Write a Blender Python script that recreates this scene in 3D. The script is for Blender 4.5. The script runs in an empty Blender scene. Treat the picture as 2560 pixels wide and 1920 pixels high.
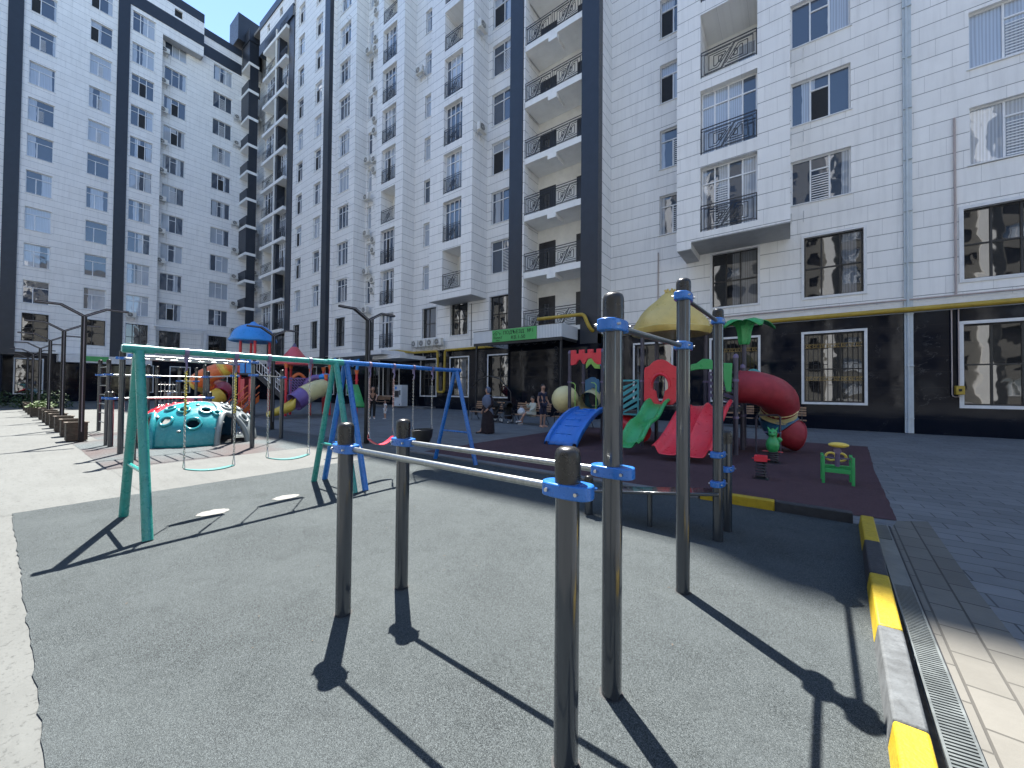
import bpy, bmesh, math, random
from mathutils import Vector, Matrix, Euler
R = math.radians
random.seed(7)
sc = bpy.context.scene
COL = sc.collection

# ------------------------------------------------------------------ camera
cam_d = bpy.data.cameras.new('camera'); cam = bpy.data.objects.new('camera', cam_d); COL.objects.link(cam)
F = 951.16; yaw, pit, rol = R(36.324), R(0.914), R(0.531)
fw = Vector((-math.sin(yaw)*math.cos(pit), math.cos(yaw)*math.cos(pit), math.sin(pit)))
rt = Vector((math.cos(yaw), math.sin(yaw), 0)); up = rt.cross(fw)
rt2 = math.cos(rol)*rt + math.sin(rol)*up; up2 = -math.sin(rol)*rt + math.cos(rol)*up
M = Matrix((rt2, up2, -fw)).transposed().to_4x4(); M.translation = Vector((0, 0, 1.6))
cam.matrix_world = M
cam_d.sensor_width = 36; cam_d.lens = F/2560*36; cam_d.clip_start = 0.02; cam_d.clip_end = 1500
sc.camera = cam

# ------------------------------------------------------------------ world, sun, exposure
SUN_AZ, SUN_EL = R(144.0), R(62.8)
sdir = Vector((math.cos(SUN_AZ)*math.cos(SUN_EL), math.sin(SUN_AZ)*math.cos(SUN_EL), math.sin(SUN_EL)))
w = bpy.data.worlds.new("World"); sc.world = w; w.use_nodes = True
nt = w.node_tree; nt.nodes.clear()
o = nt.nodes.new('ShaderNodeOutputWorld'); bg = nt.nodes.new('ShaderNodeBackground'); sky = nt.nodes.new('ShaderNodeTexSky')
sky.sky_type = 'NISHITA'; sky.sun_disc = False; sky.sun_elevation = SUN_EL; sky.sun_rotation = math.atan2(sdir.x, sdir.y)
sky.air_density = 1.0; sky.dust_density = 0.0; sky.ozone_density = 2.2; sky.altitude = 800
bg.inputs[1].default_value = 0.092
nt.links.new(sky.outputs[0], bg.inputs[0]); nt.links.new(bg.outputs[0], o.inputs[0])
sun_d = bpy.data.lights.new('sun', 'SUN'); sun = bpy.data.objects.new('sun', sun_d); COL.objects.link(sun)
sun_d.energy = 5.0; sun_d.angle = R(0.53); sun_d.color = (1.0, 0.955, 0.89)
sun.rotation_euler = sdir.to_track_quat('Z', 'Y').to_euler(); sun.location = (0, 0, 60)
sc.view_settings.view_transform = 'Standard'; sc.view_settings.look = 'None'
sc.view_settings.exposure = 2.0; sc.view_settings.gamma = 1.0

# ------------------------------------------------------------------ materials
MATS = {}
class NB:
    """small node helper"""
    def __init__(s, name):
        s.m = bpy.data.materials.new(name); s.m.use_nodes = True; s.t = s.m.node_tree; s.t.nodes.clear()
        s.out = s.n('ShaderNodeOutputMaterial'); s.p = s.n('ShaderNodeBsdfPrincipled'); s.l(s.p.outputs[0], s.out.inputs[0])
        MATS[name] = s.m
    def n(s, ty, **kw):
        x = s.t.nodes.new(ty)
        for k, v in kw.items(): setattr(x, k, v)
        return x
    def l(s, a, b): s.t.links.new(a, b)
    def pos(s):
        return s.n('ShaderNodeNewGeometry').outputs['Position']
    def objc(s): return s.n('ShaderNodeTexCoord').outputs['Object']
    def sep(s, v):
        x = s.n('ShaderNodeSeparateXYZ'); s.l(v, x.inputs[0]); return x.outputs
    def comb(s, a, b, c=0.0):
        x = s.n('ShaderNodeCombineXYZ')
        for i, v in enumerate((a, b, c)):
            if isinstance(v, (int, float)): x.inputs[i].default_value = v
            else: s.l(v, x.inputs[i])
        return x.outputs[0]
    def math(s, op, a, b=None, c=None, clamp=False):
        x = s.n('ShaderNodeMath', operation=op); x.use_clamp = clamp
        for i, v in enumerate((a, b, c)):
            if v is None: continue
            if isinstance(v, (int, float)): x.inputs[i].default_value = v
            else: s.l(v, x.inputs[i])
        return x.outputs[0]
    def noise(s, v, scale, detail=4, rough=.55, dist=0.0):
        x = s.n('ShaderNodeTexNoise'); s.l(v, x.inputs['Vector']); x.inputs['Scale'].default_value = scale
        x.inputs['Detail'].default_value = detail; x.inputs['Roughness'].default_value = rough; x.inputs['Distortion'].default_value = dist
        return x.outputs['Fac']
    def vor(s, v, scale, feat='F1', out='Distance'):
        x = s.n('ShaderNodeTexVoronoi', feature=feat); s.l(v, x.inputs['Vector']); x.inputs['Scale'].default_value = scale
        return x.outputs[out]
    def ramp(s, f, *st, interp='LINEAR'):
        x = s.n('ShaderNodeValToRGB'); s.l(f, x.inputs[0]); e = x.color_ramp.elements; x.color_ramp.interpolation = interp
        while len(e) < len(st): e.new(.5)
        for i, (p, c) in enumerate(st):
            e[i].position = p; e[i].color = (c, c, c, 1) if isinstance(c, (int, float)) else tuple(c)+(1,)
        return x.outputs[0]
    def mix(s, f, a, b, mode='MIX'):
        x = s.n('ShaderNodeMix', data_type='RGBA', blend_type=mode)
        for i, v in ((0, f), (6, a), (7, b)):
            if isinstance(v, (int, float)): x.inputs[i].default_value = v if i == 0 else (v, v, v, 1)
            elif isinstance(v, tuple): x.inputs[i].default_value = v+(1,)
            else: s.l(v, x.inputs[i])
        return x.outputs[2]
    def bump(s, h, st=.3, d=.01):
        x = s.n('ShaderNodeBump'); x.inputs['Strength'].default_value = st; x.inputs['Distance'].default_value = d
        s.l(h, x.inputs['Height']); s.l(x.outputs[0], s.p.inputs['Normal']); return x
    def set(s, base=None, rough=None, metal=None, spec=None, coat=None, ior=None):
        for k, v in (('Base Color', base), ('Roughness', rough), ('Metallic', metal), ('Specular IOR Level', spec), ('Coat Weight', coat), ('IOR', ior)):
            if v is None: continue
            i = s.p.inputs[k]
            if isinstance(v, tuple): i.default_value = v+(1,)
            elif isinstance(v, (int, float)): i.default_value = v
            else: s.l(v, i)
        return s.m
def noisy(name, c, rough=.5, metal=0, var=.18, scale=3.0, bump=0, bscale=60, spec=.5, coat=0, fine=0.0, dirt=0.0):
    b = NB(name); p = b.objc(); n = b.noise(p, scale, 5)
    lo = tuple(x*(1-var) for x in c); hi = tuple(min(1, x*(1+var)) for x in c)
    colr = b.ramp(n, (.3, lo), (.7, hi))
    if fine: colr = b.mix(b.ramp(b.noise(p, bscale*2, 2), (.35, 0), (.75, fine)), colr, tuple(min(1, x*1.9) for x in c))
    if dirt: colr = b.mix(b.ramp(b.noise(p, scale*2.3, 6, .7), (.5, 0), (.75, dirt)), colr, tuple(x*.35 for x in c))
    b.set(colr, b.ramp(b.noise(p, scale*4, 3), (.3, max(0, rough-.08)), (.7, min(1, rough+.1))), metal, spec, coat)
    if bump: b.bump(b.noise(p, bscale, 3), bump, .005)
    return b.m

def facade(name, c, joint=.679, off=.10, jcol=(.05, .06, .07), rough=.45):
    b = NB(name); P = b.pos(); x, y, z = b.sep(P)
    zz = b.math('ADD', z, -off); row = b.math('FLOOR', b.math('DIVIDE', zz, joint))
    fz = b.math('ABSOLUTE', b.math('SUBTRACT', b.math('FRACT', b.math('DIVIDE', zz, joint)), .5))
    hl = b.math('GREATER_THAN', fz, .5-.0145/joint)                  # horizontal joint about 2.5 cm
    nr = b.n('ShaderNodeNewGeometry'); nn = b.sep(nr.outputs['Normal'])
    side = b.math('GREATER_THAN', b.math('ABSOLUTE', nn[0]), .5)
    vert = b.math('LESS_THAN', b.math('ABSOLUTE', nn[2]), .5)
    u = b.math('ADD', b.math('MULTIPLY', x, b.math('SUBTRACT', 1.0, side)), b.math('MULTIPLY', y, side))
    u2 = b.math('DIVIDE', b.math('ADD', u, b.math('MULTIPLY', b.math('FRACT', b.math('MULTIPLY', row, .37)), 1.2)), 1.2)
    fu = b.math('ABSOLUTE', b.math('SUBTRACT', b.math('FRACT', u2), .5))
    vl = b.math('GREATER_THAN', fu, .5-.003)
    cell = b.comb(b.math('FLOOR', u2), row)
    wn = b.n('ShaderNodeTexWhiteNoise', noise_dimensions='2D'); b.l(cell, wn.inputs['Vector'])
    tone = b.ramp(wn.outputs[0], (0, tuple(q*.95 for q in c)), (1, c))
    n = b.noise(P, .8, 6, .65); st = b.noise(b.comb(b.math('MULTIPLY', u, 5), b.math('MULTIPLY', z, .35)), 1.0, 4)
    colr = b.mix(b.ramp(n, (.38, 0), (.8, .3)), tone, tuple(q*.72 for q in c))
    colr = b.mix(b.ramp(st, (.48, 0), (.8, .34)), colr, tuple(q*.6 for q in c))
    colr = b.mix(b.math('MULTIPLY', vl, .55), colr, jcol)
    colr = b.mix(b.math('MULTIPLY', b.math('MULTIPLY', hl, vert), .72), colr, jcol)
    b.set(colr, rough, 0, .35)
    h = b.math('SUBTRACT', b.math('MULTIPLY', b.noise(P, 90, 2), .12), b.math('MULTIPLY', hl, vert))
    b.bump(h, .5, .01)
    return b.m
WHITE = (.88, .872, .85)
facade('cladding', WHITE)
facade('cladding_left', WHITE, .672, .30, (.20, .22, .24))
noisy('render_white', (.85, .845, .82), .8, var=.05, scale=1.5, dirt=.12)
noisy('render_cream', (.80, .785, .74), .85, var=.08, scale=1.2, dirt=.15)
noisy('charcoal', (.022, .028, .040), .38, var=.12, scale=2, spec=.5, dirt=.2)
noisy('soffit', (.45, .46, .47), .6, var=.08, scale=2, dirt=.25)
noisy('frame_white', (.78, .79, .80), .35, var=.04)
noisy('frame_dark', (.018, .018, .02), .35, var=.2)
noisy('trim_white', (.72, .73, .74), .4, var=.06, dirt=.15)
noisy('iron', (.02, .022, .026), .45, var=.2, spec=.5)
noisy('ac_white', (.68, .67, .63), .45, var=.1, scale=4, dirt=.25)
noisy('ac_dark', (.03, .03, .03), .5)
noisy('roofing', (.2, .2, .2), .9)

def granite():
    b = NB('granite'); P = b.pos(); x, y, z = b.sep(P)
    n1 = b.noise(P, .55, 6, .62, 1.4); vein = b.ramp(b.math('ABSOLUTE', b.math('SUBTRACT', n1, .5)), (0, 1), (.006, 0))
    msk = b.ramp(b.noise(P, .9, 3), (.52, 0), (.66, .5))
    colr = b.mix(b.math('MULTIPLY', vein, msk), (.005, .0075, .015), (.22, .22, .22))
    fz = b.math('ABSOLUTE', b.math('SUBTRACT', b.math('FRACT', b.math('DIVIDE', z, .62)), .5))
    hl = b.math('GREATER_THAN', fz, .492)
    colr = b.mix(b.math('MULTIPLY', hl, .5), colr, (.03, .03, .033))
    colr = b.mix(b.ramp(b.noise(P, 30, 2), (.6, 0), (.8, .2)), colr, (.03, .032, .036))
    b.set(colr, b.ramp(b.noise(P, 2, 3), (.3, .04), (.8, .12)), 0, .28, 0, 1.45)
    wob = b.noise(P, .9, 2); b.bump(b.math('ADD', wob, b.math('MULTIPLY', hl, -.03)), .2, .03)
granite()

def glass(name, curtain, dark, bias, bd=.03):
    b = NB(name); P = b.objc(); info = b.n('ShaderNodeObjectInfo'); rnd = info.outputs['Random']
    x, y, z = b.sep(b.pos()); u = b.math('ADD', x, y)
    folds = b.n('ShaderNodeTexWave'); folds.inputs['Scale'].default_value = 3.4; folds.inputs['Distortion'].default_value = 5; folds.inputs['Detail'].default_value = 2
    b.l(b.comb(u, b.math('MULTIPLY', z, .05)), folds.inputs['Vector'])
    cur = b.ramp(folds.outputs['Fac'], (0, tuple(q*.68 for q in curtain)), (1, curtain))
    wn = b.n('ShaderNodeTexWhiteNoise', noise_dimensions='2D'); b.l(b.comb(b.math('FLOOR', b.math('DIVIDE', b.math('ADD', u, b.math('MULTIPLY', b.noise(b.pos(), 1.5, 1), .12)), .47)), b.math('MULTIPLY', rnd, 91)), wn.inputs['Vector'])
    sel = b.math('GREATER_THAN', b.math('ADD', b.math('MULTIPLY', wn.outputs[0], .55), b.math('MULTIPLY', rnd, .5)), bias)
    colr = b.mix(sel, dark, cur)
    b.set(colr, .02, 0, .8, 0, 1.75)
    b.p.inputs['Specular Tint'].default_value = (1, 1, 1, 1)
    b.bump(b.noise(b.pos(), .8, 2, .5, .4), .35, bd)
glass('pane', (.46, .51, .58), (.05, .07, .105), .50)
glass('pane_dark', (.14, .15, .17), (.008, .009, .012), .80, .018)

def rubber(name, c1, c2, gran=210, light=None):
    b = NB(name); P = b.pos()
    v = b.vor(P, gran, out='Color'); vv = b.sep(v)[0]
    g = b.ramp(vv, (0, c1), (.55, c2), (.86, tuple(q*1.6 for q in c2)), (1, tuple(q*2.4 for q in c2)))
    n = b.noise(P, .9, 6, .6); g = b.mix(b.ramp(n, (.35, 0), (.75, .5)), g, tuple(q*1.55 for q in c2))
    n2 = b.noise(P, 4.5, 5, .7); g = b.mix(b.ramp(n2, (.5, 0), (.8, .22)), g, tuple(q*.45 for q in c1))
    if light: 
        n3 = b.noise(P, .45, 3, .5); g = b.mix(b.ramp(n3, (.42, 0), (.6, .8)), g, light)
    b.set(g, .95, 0, .08)
    b.bump(b.math('ADD', b.vor(P, gran), b.math('MULTIPLY', b.noise(P, 8, 3), .8)), .9, .004)
rubber('rubber_grey', (.010, .0125, .014), (.062, .071, .073), 380)
rubber('rubber_maroon', (.034, .020, .022), (.078, .048, .052), 300)
rubber('rubber_faded', (.045, .052, .055), (.078, .09, .093), 200, (.09, .072, .07))

def pavers(name, c, sx=.6, sy=.3, rot=0.0, var=.25):
    b = NB(name); P = b.pos(); m = b.n('ShaderNodeMapping'); b.l(P, m.inputs[0]); m.inputs['Rotation'].default_value = (0, 0, rot)
    br = b.n('ShaderNodeTexBrick'); b.l(m.outputs[0], br.inputs['Vector']); br.inputs['Scale'].default_value = 1
    br.inputs['Brick Width'].default_value = sx; br.inputs['Row Height'].default_value = sy; br.inputs['Mortar Size'].default_value = .008
    br.inputs['Mortar Smooth'].default_value = .4; br.inputs['Bias'].default_value = 0
    br.inputs['Color1'].default_value = tuple(q*(1-var) for q in c)+(1,); br.inputs['Color2'].default_value = c+(1,)
    br.inputs['Mortar'].default_value = tuple(q*.33 for q in c)+(1,)
    g = b.mix(b.ramp(b.noise(P, 2.5, 7, .7), (.42, 0), (.72, .4)), br.outputs[0], tuple(q*.55 for q in c))
    g = b.mix(b.ramp(b.noise(P, .35, 4), (.45, 0), (.7, .3)), g, tuple(min(1, q*1.25) for q in c))
    b.set(g, .82, 0, .3)
    b.bump(b.math('ADD', b.math('MULTIPLY', b.math('SUBTRACT', 1.0, br.outputs['Fac']), .8), b.math('MULTIPLY', b.noise(P, 40, 4), .4)), .6, .006)
pavers('paving_grey', (.155, .163, .168), .5, .25)
pavers('paving_light', (.17, .175, .165), .5, .25, R(4))
pavers('paving_border', (.135, .13, .115), .36, .18, R(94))
def concrete(name, c, sc=1.0):
    b = NB(name); P = b.pos(); n = b.noise(P, .7*sc, 7, .65)
    g = b.ramp(n, (.3, tuple(q*.82 for q in c)), (.7, c))
    pits = b.ramp(b.noise(P, 16*sc, 5, .75), (.34, 1), (.43, 0))
    g = b.mix(b.math('MULTIPLY', pits, .55), g, tuple(q*.35 for q in c))
    streak = b.noise(b.comb(*[b.math('MULTIPLY', q, s_) for q, s_ in zip(b.sep(P)[:2], (.6, 5))]), 1.3, 6, .7)
    g = b.mix(b.ramp(streak, (.50, 0), (.72, .45)), g, tuple(q*.6 for q in c))
    b.set(g, .85, 0, .3); b.bump(b.math('ADD', b.noise(P, 35, 5), b.math('MULTIPLY', pits, -.8)), .5, .006)
concrete('concrete_pale', (.108, .114, .110)); concrete('concrete_rough', (.105, .11, .106), 1.9); concrete('concrete_kerb', (.16, .165, .17), 2)

def steel(name, c, rough, metal=1.0, coat=0, streak=.25):
    b = NB(name); P = b.objc(); x, y, z = b.sep(P)
    n = b.noise(b.comb(b.math('MULTIPLY', x, 60), b.math('MULTIPLY', y, 60), b.math('MULTIPLY', z, 2.5)), 1, 4)
    g = b.ramp(n, (.3, tuple(q*(1-streak) for q in c)), (.7, c)); b.set(g, b.ramp(b.noise(P, 3, 2), (.3, rough*.9), (.75, min(1, rough*1.15))), metal, .5, coat)
    b.bump(b.noise(P, 140, 2), .05, .002)
steel('post_paint', (.034, .041, .050), .17, .1, .6, .05)
steel('galvanised', (.34, .36, .36), .34)
steel('chain', (.55, .55, .53), .25)
noisy('cap_black', (.014, .0135, .013), .3, var=.15, scale=8, bump=.1)
noisy('clamp_blue', (.012, .12, .42), .3, var=.1, scale=10, coat=.2)
noisy('bolt', (.5, .5, .5), .3, 1.0)
def plastic(name, c, rough=.33, dirt=.18): return noisy(name, tuple(min(.85, q*1.35+.004) for q in c), rough, 0, .08, 2.5, .06, 40, .5, .1, 0, dirt)
plastic('p_teal', (.012, .17, .19), .25); plastic('p_red', (.50, .02, .035)); plastic('p_green', (.025, .25, .07)); plastic('p_blue', (.015, .12, .42))
plastic('p_yellow', (.55, .40, .06)); plastic('p_orange', (.55, .13, .035)); plastic('p_purple', (.12, .07, .22)); plastic('p_magenta', (.30, .015, .06))
plastic('p_sky', (.02, .19, .52)); plastic('p_tealpanel', (.03, .24, .27)); plastic('p_deepblue', (.02, .10, .20)); plastic('p_cream', (.50, .44, .22))
plastic('p_redroof', (.45, .06, .07)); plastic('p_grey', (.13, .15, .155)); plastic('p_roofyellow', (.44, .335, .10)); plastic('p_lime', (.22, .42, .08))
noisy('swing_teal', (.022, .235, .205), .3, var=.15, scale=5, dirt=.3, coat=.2)
noisy('swing_blue', (.015, .13, .42), .3, var=.12, scale=5, dirt=.2, coat=.2)
noisy('violet', (.14, .11, .20), .45)
noisy('purple_post', (.055, .05, .075), .4)
noisy('seat_red', (.62, .03, .06), .35); noisy('seat_teal', (.015, .14, .135), .6); noisy('seat_black', (.012, .012, .014), .45)
noisy('yellow_sleeve', (.45, .36, .05), .5, var=.3, scale=20); noisy('pink_sleeve', (.25, .13, .12), .5, var=.3, scale=20)
noisy('kerb_yellow', (.36, .25, .006), .6, var=.12, scale=9, bump=.7, bscale=70, dirt=.55)
noisy('kerb_black', (.022, .024, .028), .7, var=.3, scale=9, bump=.5, bscale=90, dirt=.3)
noisy('kerb_grey', (.075, .082, .086), .8, var=.35, scale=12, bump=.6, bscale=80, dirt=.6)
noisy('pipe_yellow', (.42, .29, .035), .45, var=.12, scale=2, dirt=.3)
noisy('pipe_pink', (.44, .37, .35), .6, var=.1); noisy('downpipe', (.50, .56, .60), .4, var=.06, dirt=.2)
noisy('lamp_black', (.009, .009, .010), .5, spec=.3); noisy('lamp_strip', (.20, .19, .21), .4)
noisy('timber_old', (.075, .06, .045), .8, var=.4, scale=14, bump=.6, bscale=50); noisy('timber_bench', (.34, .21, .13), .6, var=.2, scale=9)
noisy('soil', (.05, .04, .03), .95, var=.4, scale=20, bump=.8)
noisy('leaf', (.025, .055, .012), .6, var=.35, scale=9); noisy('leaf_bright', (.06, .11, .02), .6, var=.25, scale=9)
noisy('skin', (.42, .24, .17), .55, var=.06); noisy('hair', (.012, .010, .009), .5); noisy('cloth_dark', (.016, .010, .013), .9, var=.2)
noisy('cloth_navy', (.022, .026, .055), .85, var=.15); noisy('cloth_black', (.010, .010, .011), .9); noisy('cloth_cream', (.52, .53, .45), .85, var=.08)
noisy('cloth_white', (.65, .66, .68), .85, var=.06); noisy('hijab', (.10, .125, .19), .85, var=.12); noisy('shoe_white', (.6, .6, .6), .6)
noisy('sign_green', (.09, .42, .12), .5, var=.04); noisy('ink', (.008, .02, .012), .6); noisy('kiosk_white', (.62, .66, .70), .35, var=.05)
noisy('stain_chalk', (.17, .17, .16), .9, var=.2, scale=12)
noisy('gold', (.34, .25, .10), .35, .6); noisy('bag_white', (.6, .61, .63), .6, bump=.8, bscale=15)
noisy('beige_wall', (.17, .165, .15), .8, var=.1, scale=.5); noisy('grate', (.18, .20, .20), .4, .6); noisy('hole', (.016, .017, .019), .7)
b = NB('corrugated'); x, y, z = b.sep(b.pos()); wv = b.math('SINE', b.math('MULTIPLY', b.math('ADD', x, y), 62.8))
b.set(b.ramp(wv, (.0, (.52, .56, .60)), (.9, (.78, .81, .84))), .4, .1, .5); b.bump(wv, .7, .012)
b = NB('lit_tube'); b.p.inputs['Emission Color'].default_value = (.9, .95, 1, 1); b.p.inputs['Emission Strength'].default_value = 3.0
b = NB('ribbed_red'); x, y, z = b.sep(b.objc()); g = b.noise(b.objc(), 6, 5)
b.set(b.ramp(g, (.3, (.26, .018, .03)), (.7, (.36, .03, .045))), .4, 0, .4)
wv2 = b.n('ShaderNodeTexWave'); wv2.bands_direction = 'Z'; wv2.inputs['Scale'].default_value = 14; wv2.inputs['Distortion'].default_value = 3; b.l(b.objc(), wv2.inputs[0]); b.bump(wv2.outputs['Fac'], .5, .008)

# ------------------------------------------------------------------ mesh builder
class MB:
    def __init__(s): s.v = []; s.f = []
    def add(s, vs, fs):
        k = len(s.v); s.v += [tuple(x) for x in vs]; s.f += [tuple(k+i for i in f) for f in fs]; return s
    def box(s, x0, y0, z0, x1, y1, z1):
        x0, x1 = sorted((x0, x1)); y0, y1 = sorted((y0, y1)); z0, z1 = sorted((z0, z1))
        return s.add([(x0, y0, z0), (x1, y0, z0), (x1, y1, z0), (x0, y1, z0), (x0, y0, z1), (x1, y0, z1), (x1, y1, z1), (x0, y1, z1)],
                     [(3, 2, 1, 0), (4, 5, 6, 7), (0, 1, 5, 4), (1, 2, 6, 5), (2, 3, 7, 6), (3, 0, 4, 7)])
    def cyl(s, p0, p1, r0, r1=None, n=16, cap=True, ph=0.0):
        r1 = r0 if r1 is None else r1; p0 = Vector(p0); p1 = Vector(p1); d = (p1-p0).normalized()
        a = d.orthogonal().normalized(); c = d.cross(a); vs = []
        for p, r in ((p0, r0), (p1, r1)):
            for i in range(n):
                t = 2*math.pi*i/n+ph; vs.append(p+r*(math.cos(t)*a+math.sin(t)*c))
        fs = [(i, (i+1) % n, n+(i+1) % n, n+i) for i in range(n)]
        if cap: fs += [tuple(range(n-1, -1, -1)), tuple(range(n, 2*n))]
        return s.add(vs, fs)
    def tube(s, pts, r, n=10, closed=False, rad=None, cap=True):
        pts = [Vector(p) for p in pts]; m = len(pts); vs = []; up_ = None
        for i, p in enumerate(pts):
            a = pts[(i-1) % m] if (i > 0 or closed) else p; b_ = pts[(i+1) % m] if (i < m-1 or closed) else p
            d = (b_-a).normalized()
            if up_ is None: up_ = d.orthogonal().normalized()
            u_ = (up_-d*up_.dot(d)); u_ = u_.normalized() if u_.length > 1e-6 else d.orthogonal().normalized(); up_ = u_; v_ = d.cross(u_)
            rr = rad[i] if rad else r
            for k in range(n):
                t = 2*math.pi*k/n; vs.append(p+rr*(math.cos(t)*u_+math.sin(t)*v_))
        fs = []
        for i in range(m if closed else m-1):
            j = (i+1) % m
            for k in range(n): fs.append((i*n+k, i*n+(k+1) % n, j*n+(k+1) % n, j*n+k))
        if cap and not closed: fs += [tuple(range(n-1, -1, -1)), tuple((m-1)*n+k for k in range(n))]
        return s.add(vs, fs)
    def lathe(s, prof, c=(0, 0, 0), n=24, sx=1, sy=1, wob=None):
        vs = []; fs = []
        for j, (r, z) in enumerate(prof):
            for i in range(n):
                t = 2*math.pi*i/n; q = r*(wob(t, j) if wob else 1)
                vs.append((c[0]+q*math.cos(t)*sx, c[1]+q*math.sin(t)*sy, c[2]+z))
        for j in range(len(prof)-1):
            for i in range(n): fs.append((j*n+i, j*n+(i+1) % n, (j+1)*n+(i+1) % n, (j+1)*n+i))
        if prof[0][0] > 1e-4: fs.append(tuple(range(n-1, -1, -1)))
        if prof[-1][0] > 1e-4: fs.append(tuple((len(prof)-1)*n+i for i in range(n)))
        return s.add(vs, fs)
    def prism(s, poly, d0, d1, ax='y'):
        """poly of 2-D points extruded along ax between d0 and d1"""
        n = len(poly)
        def P(u, v, d): return {'y': (u, d, v), 'x': (d, u, v), 'z': (u, v, d)}[ax]
        vs = [P(u, v, d0) for u, v in poly]+[P(u, v, d1) for u, v in poly]
        return s.add(vs, [tuple(range(n)), tuple(range(2*n-1, n-1, -1))]+[(i, n+i, n+(i+1) % n, (i+1) % n) for i in range(n)])
    def sph(s, c, r, n=12, sx=1, sy=1, sz=1):
        prof = [(max(1e-5, r*math.sin(math.pi*i/(n//2))), -r*math.cos(math.pi*i/(n//2))*sz) for i in range(n//2+1)]
        return s.lathe(prof, c, n, sx, sy)
    def xf(s, m, k=0):
        s.v[k:] = [tuple(m @ Vector(v)) for v in s.v[k:]]; return s
    def build(s, name, mat, parent=None, bevel=0, smooth=True, ang=38, recalc=True, sub=0):
        me = bpy.data.meshes.new(name); o_ = ORI.get(parent, Vector((0, 0, 0))) if parent is not None else Vector((0, 0, 0))
        me.from_pydata([(x-o_.x, y-o_.y, z-o_.z) for x, y, z in s.v], [], s.f)
        if recalc:
            bm = bmesh.new(); bm.from_mesh(me); bmesh.ops.recalc_face_normals(bm, faces=bm.faces); bm.to_mesh(me); bm.free()
        me.materials.append(MATS[mat])
        if smooth:
            for p in me.polygons: p.use_smooth = True
            me.set_sharp_from_angle(angle=R(ang))
        ob = bpy.data.objects.new(name, me); COL.objects.link(ob)
        if parent is not None: ob.parent = parent; ORI[ob] = o_
        if bevel:
            m = ob.modifiers.new('b', 'BEVEL'); m.width = bevel; m.segments = 2; m.limit_method = 'ANGLE'; m.angle_limit = R(40)
        if sub:
            m = ob.modifiers.new('s', 'SUBSURF'); m.levels = sub; m.render_levels = sub
        return ob
ORI = {}
def tag(o, label, cat, group=None):
    o['label'] = label; o['category'] = cat
    if group: o['group'] = group
    return o
def thing(name, label, cat, loc=(0, 0, 0), group=None, rz=0, world=False):
    """Empty at the base; world=True: its parts are given in world coordinates"""
    e = bpy.data.objects.new(name, None); e.location = loc; e.rotation_euler = (0, 0, rz); e.empty_display_size = .2; COL.objects.link(e)
    if world: ORI[e] = Vector(loc)
    return tag(e, label, cat, group)
def kids(o): return [c for c in bpy.data.objects if c.parent == o]
def copy_tree(o, loc, label=None, rz=None, parent=None):
    c = o.copy(); COL.objects.link(c)
    if parent is None:
        c.location = loc
        if rz is not None: c.rotation_euler = (0, 0, rz)
        if label: c['label'] = label
    else: c.parent = parent
    for ch in kids(o): copy_tree(ch, None, parent=c)
    return c
def struct(name, mb, mat, **k):
    o = mb.build(name, mat, **k); o['kind'] = 'structure'; return o

# ------------------------------------------------------------------ facade helpers
def wallgrid(mb, side, pl, u0, u1, z0, z1, holes=(), depth=.25):
    """side 'A': plane y=pl facing -Y, u=X; side 'B': plane x=pl facing +X, u=Y; side 'O': plane y=pl facing +Y"""
    def P(u, z, d):
        if side == 'A': return (u, pl+d, z)
        if side == 'B': return (pl-d, u, z)
        if side == 'D': return (pl+d, u, z)
        return (u, pl-d, z)
    us = sorted({u0, u1} | {min(max(h[i], u0), u1) for h in holes for i in (0, 1)}); zs = sorted({z0, z1} | {min(max(h[i], z0), z1) for h in holes for i in (2, 3)})
    for i in range(len(us)-1):
        run = None
        for j in range(len(zs)-1):
            cu, cz = (us[i]+us[i+1])/2, (zs[j]+zs[j+1])/2
            inside = any(h[0] < cu < h[1] and h[2] < cz < h[3] for h in holes)
            if inside:
                if run is not None: mb.add([P(us[i], run, 0), P(us[i+1], run, 0), P(us[i+1], zs[j], 0), P(us[i], zs[j], 0)], [(0, 1, 2, 3)]); run = None
            elif run is None: run = zs[j]
        if run is not None: mb.add([P(us[i], run, 0), P(us[i+1], run, 0), P(us[i+1], z1, 0), P(us[i], z1, 0)], [(0, 1, 2, 3)])
    for a, b_, c, d in holes:
        for q in (((a, c), (b_, c)), ((b_, c), (b_, d)), ((b_, d), (a, d)), ((a, d), (a, c))):
            (ua, za), (ub, zb) = q
            mb.add([P(ua, za, 0), P(ub, zb, 0), P(ub, zb, depth), P(ua, za, depth)], [(0, 1, 2, 3)])
ROT = {'A': 0.0, 'B': math.pi/2, 'O': math.pi, 'D': -math.pi/2}
def wpos(side, pl, u, z, d=0):
    if side == 'A': return (u, pl+d, z)
    if side == 'B': return (pl-d, u, z)
    if side == 'D': return (pl+d, u, z)
    return (u, pl-d, z)
WCACHE = {}
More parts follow.
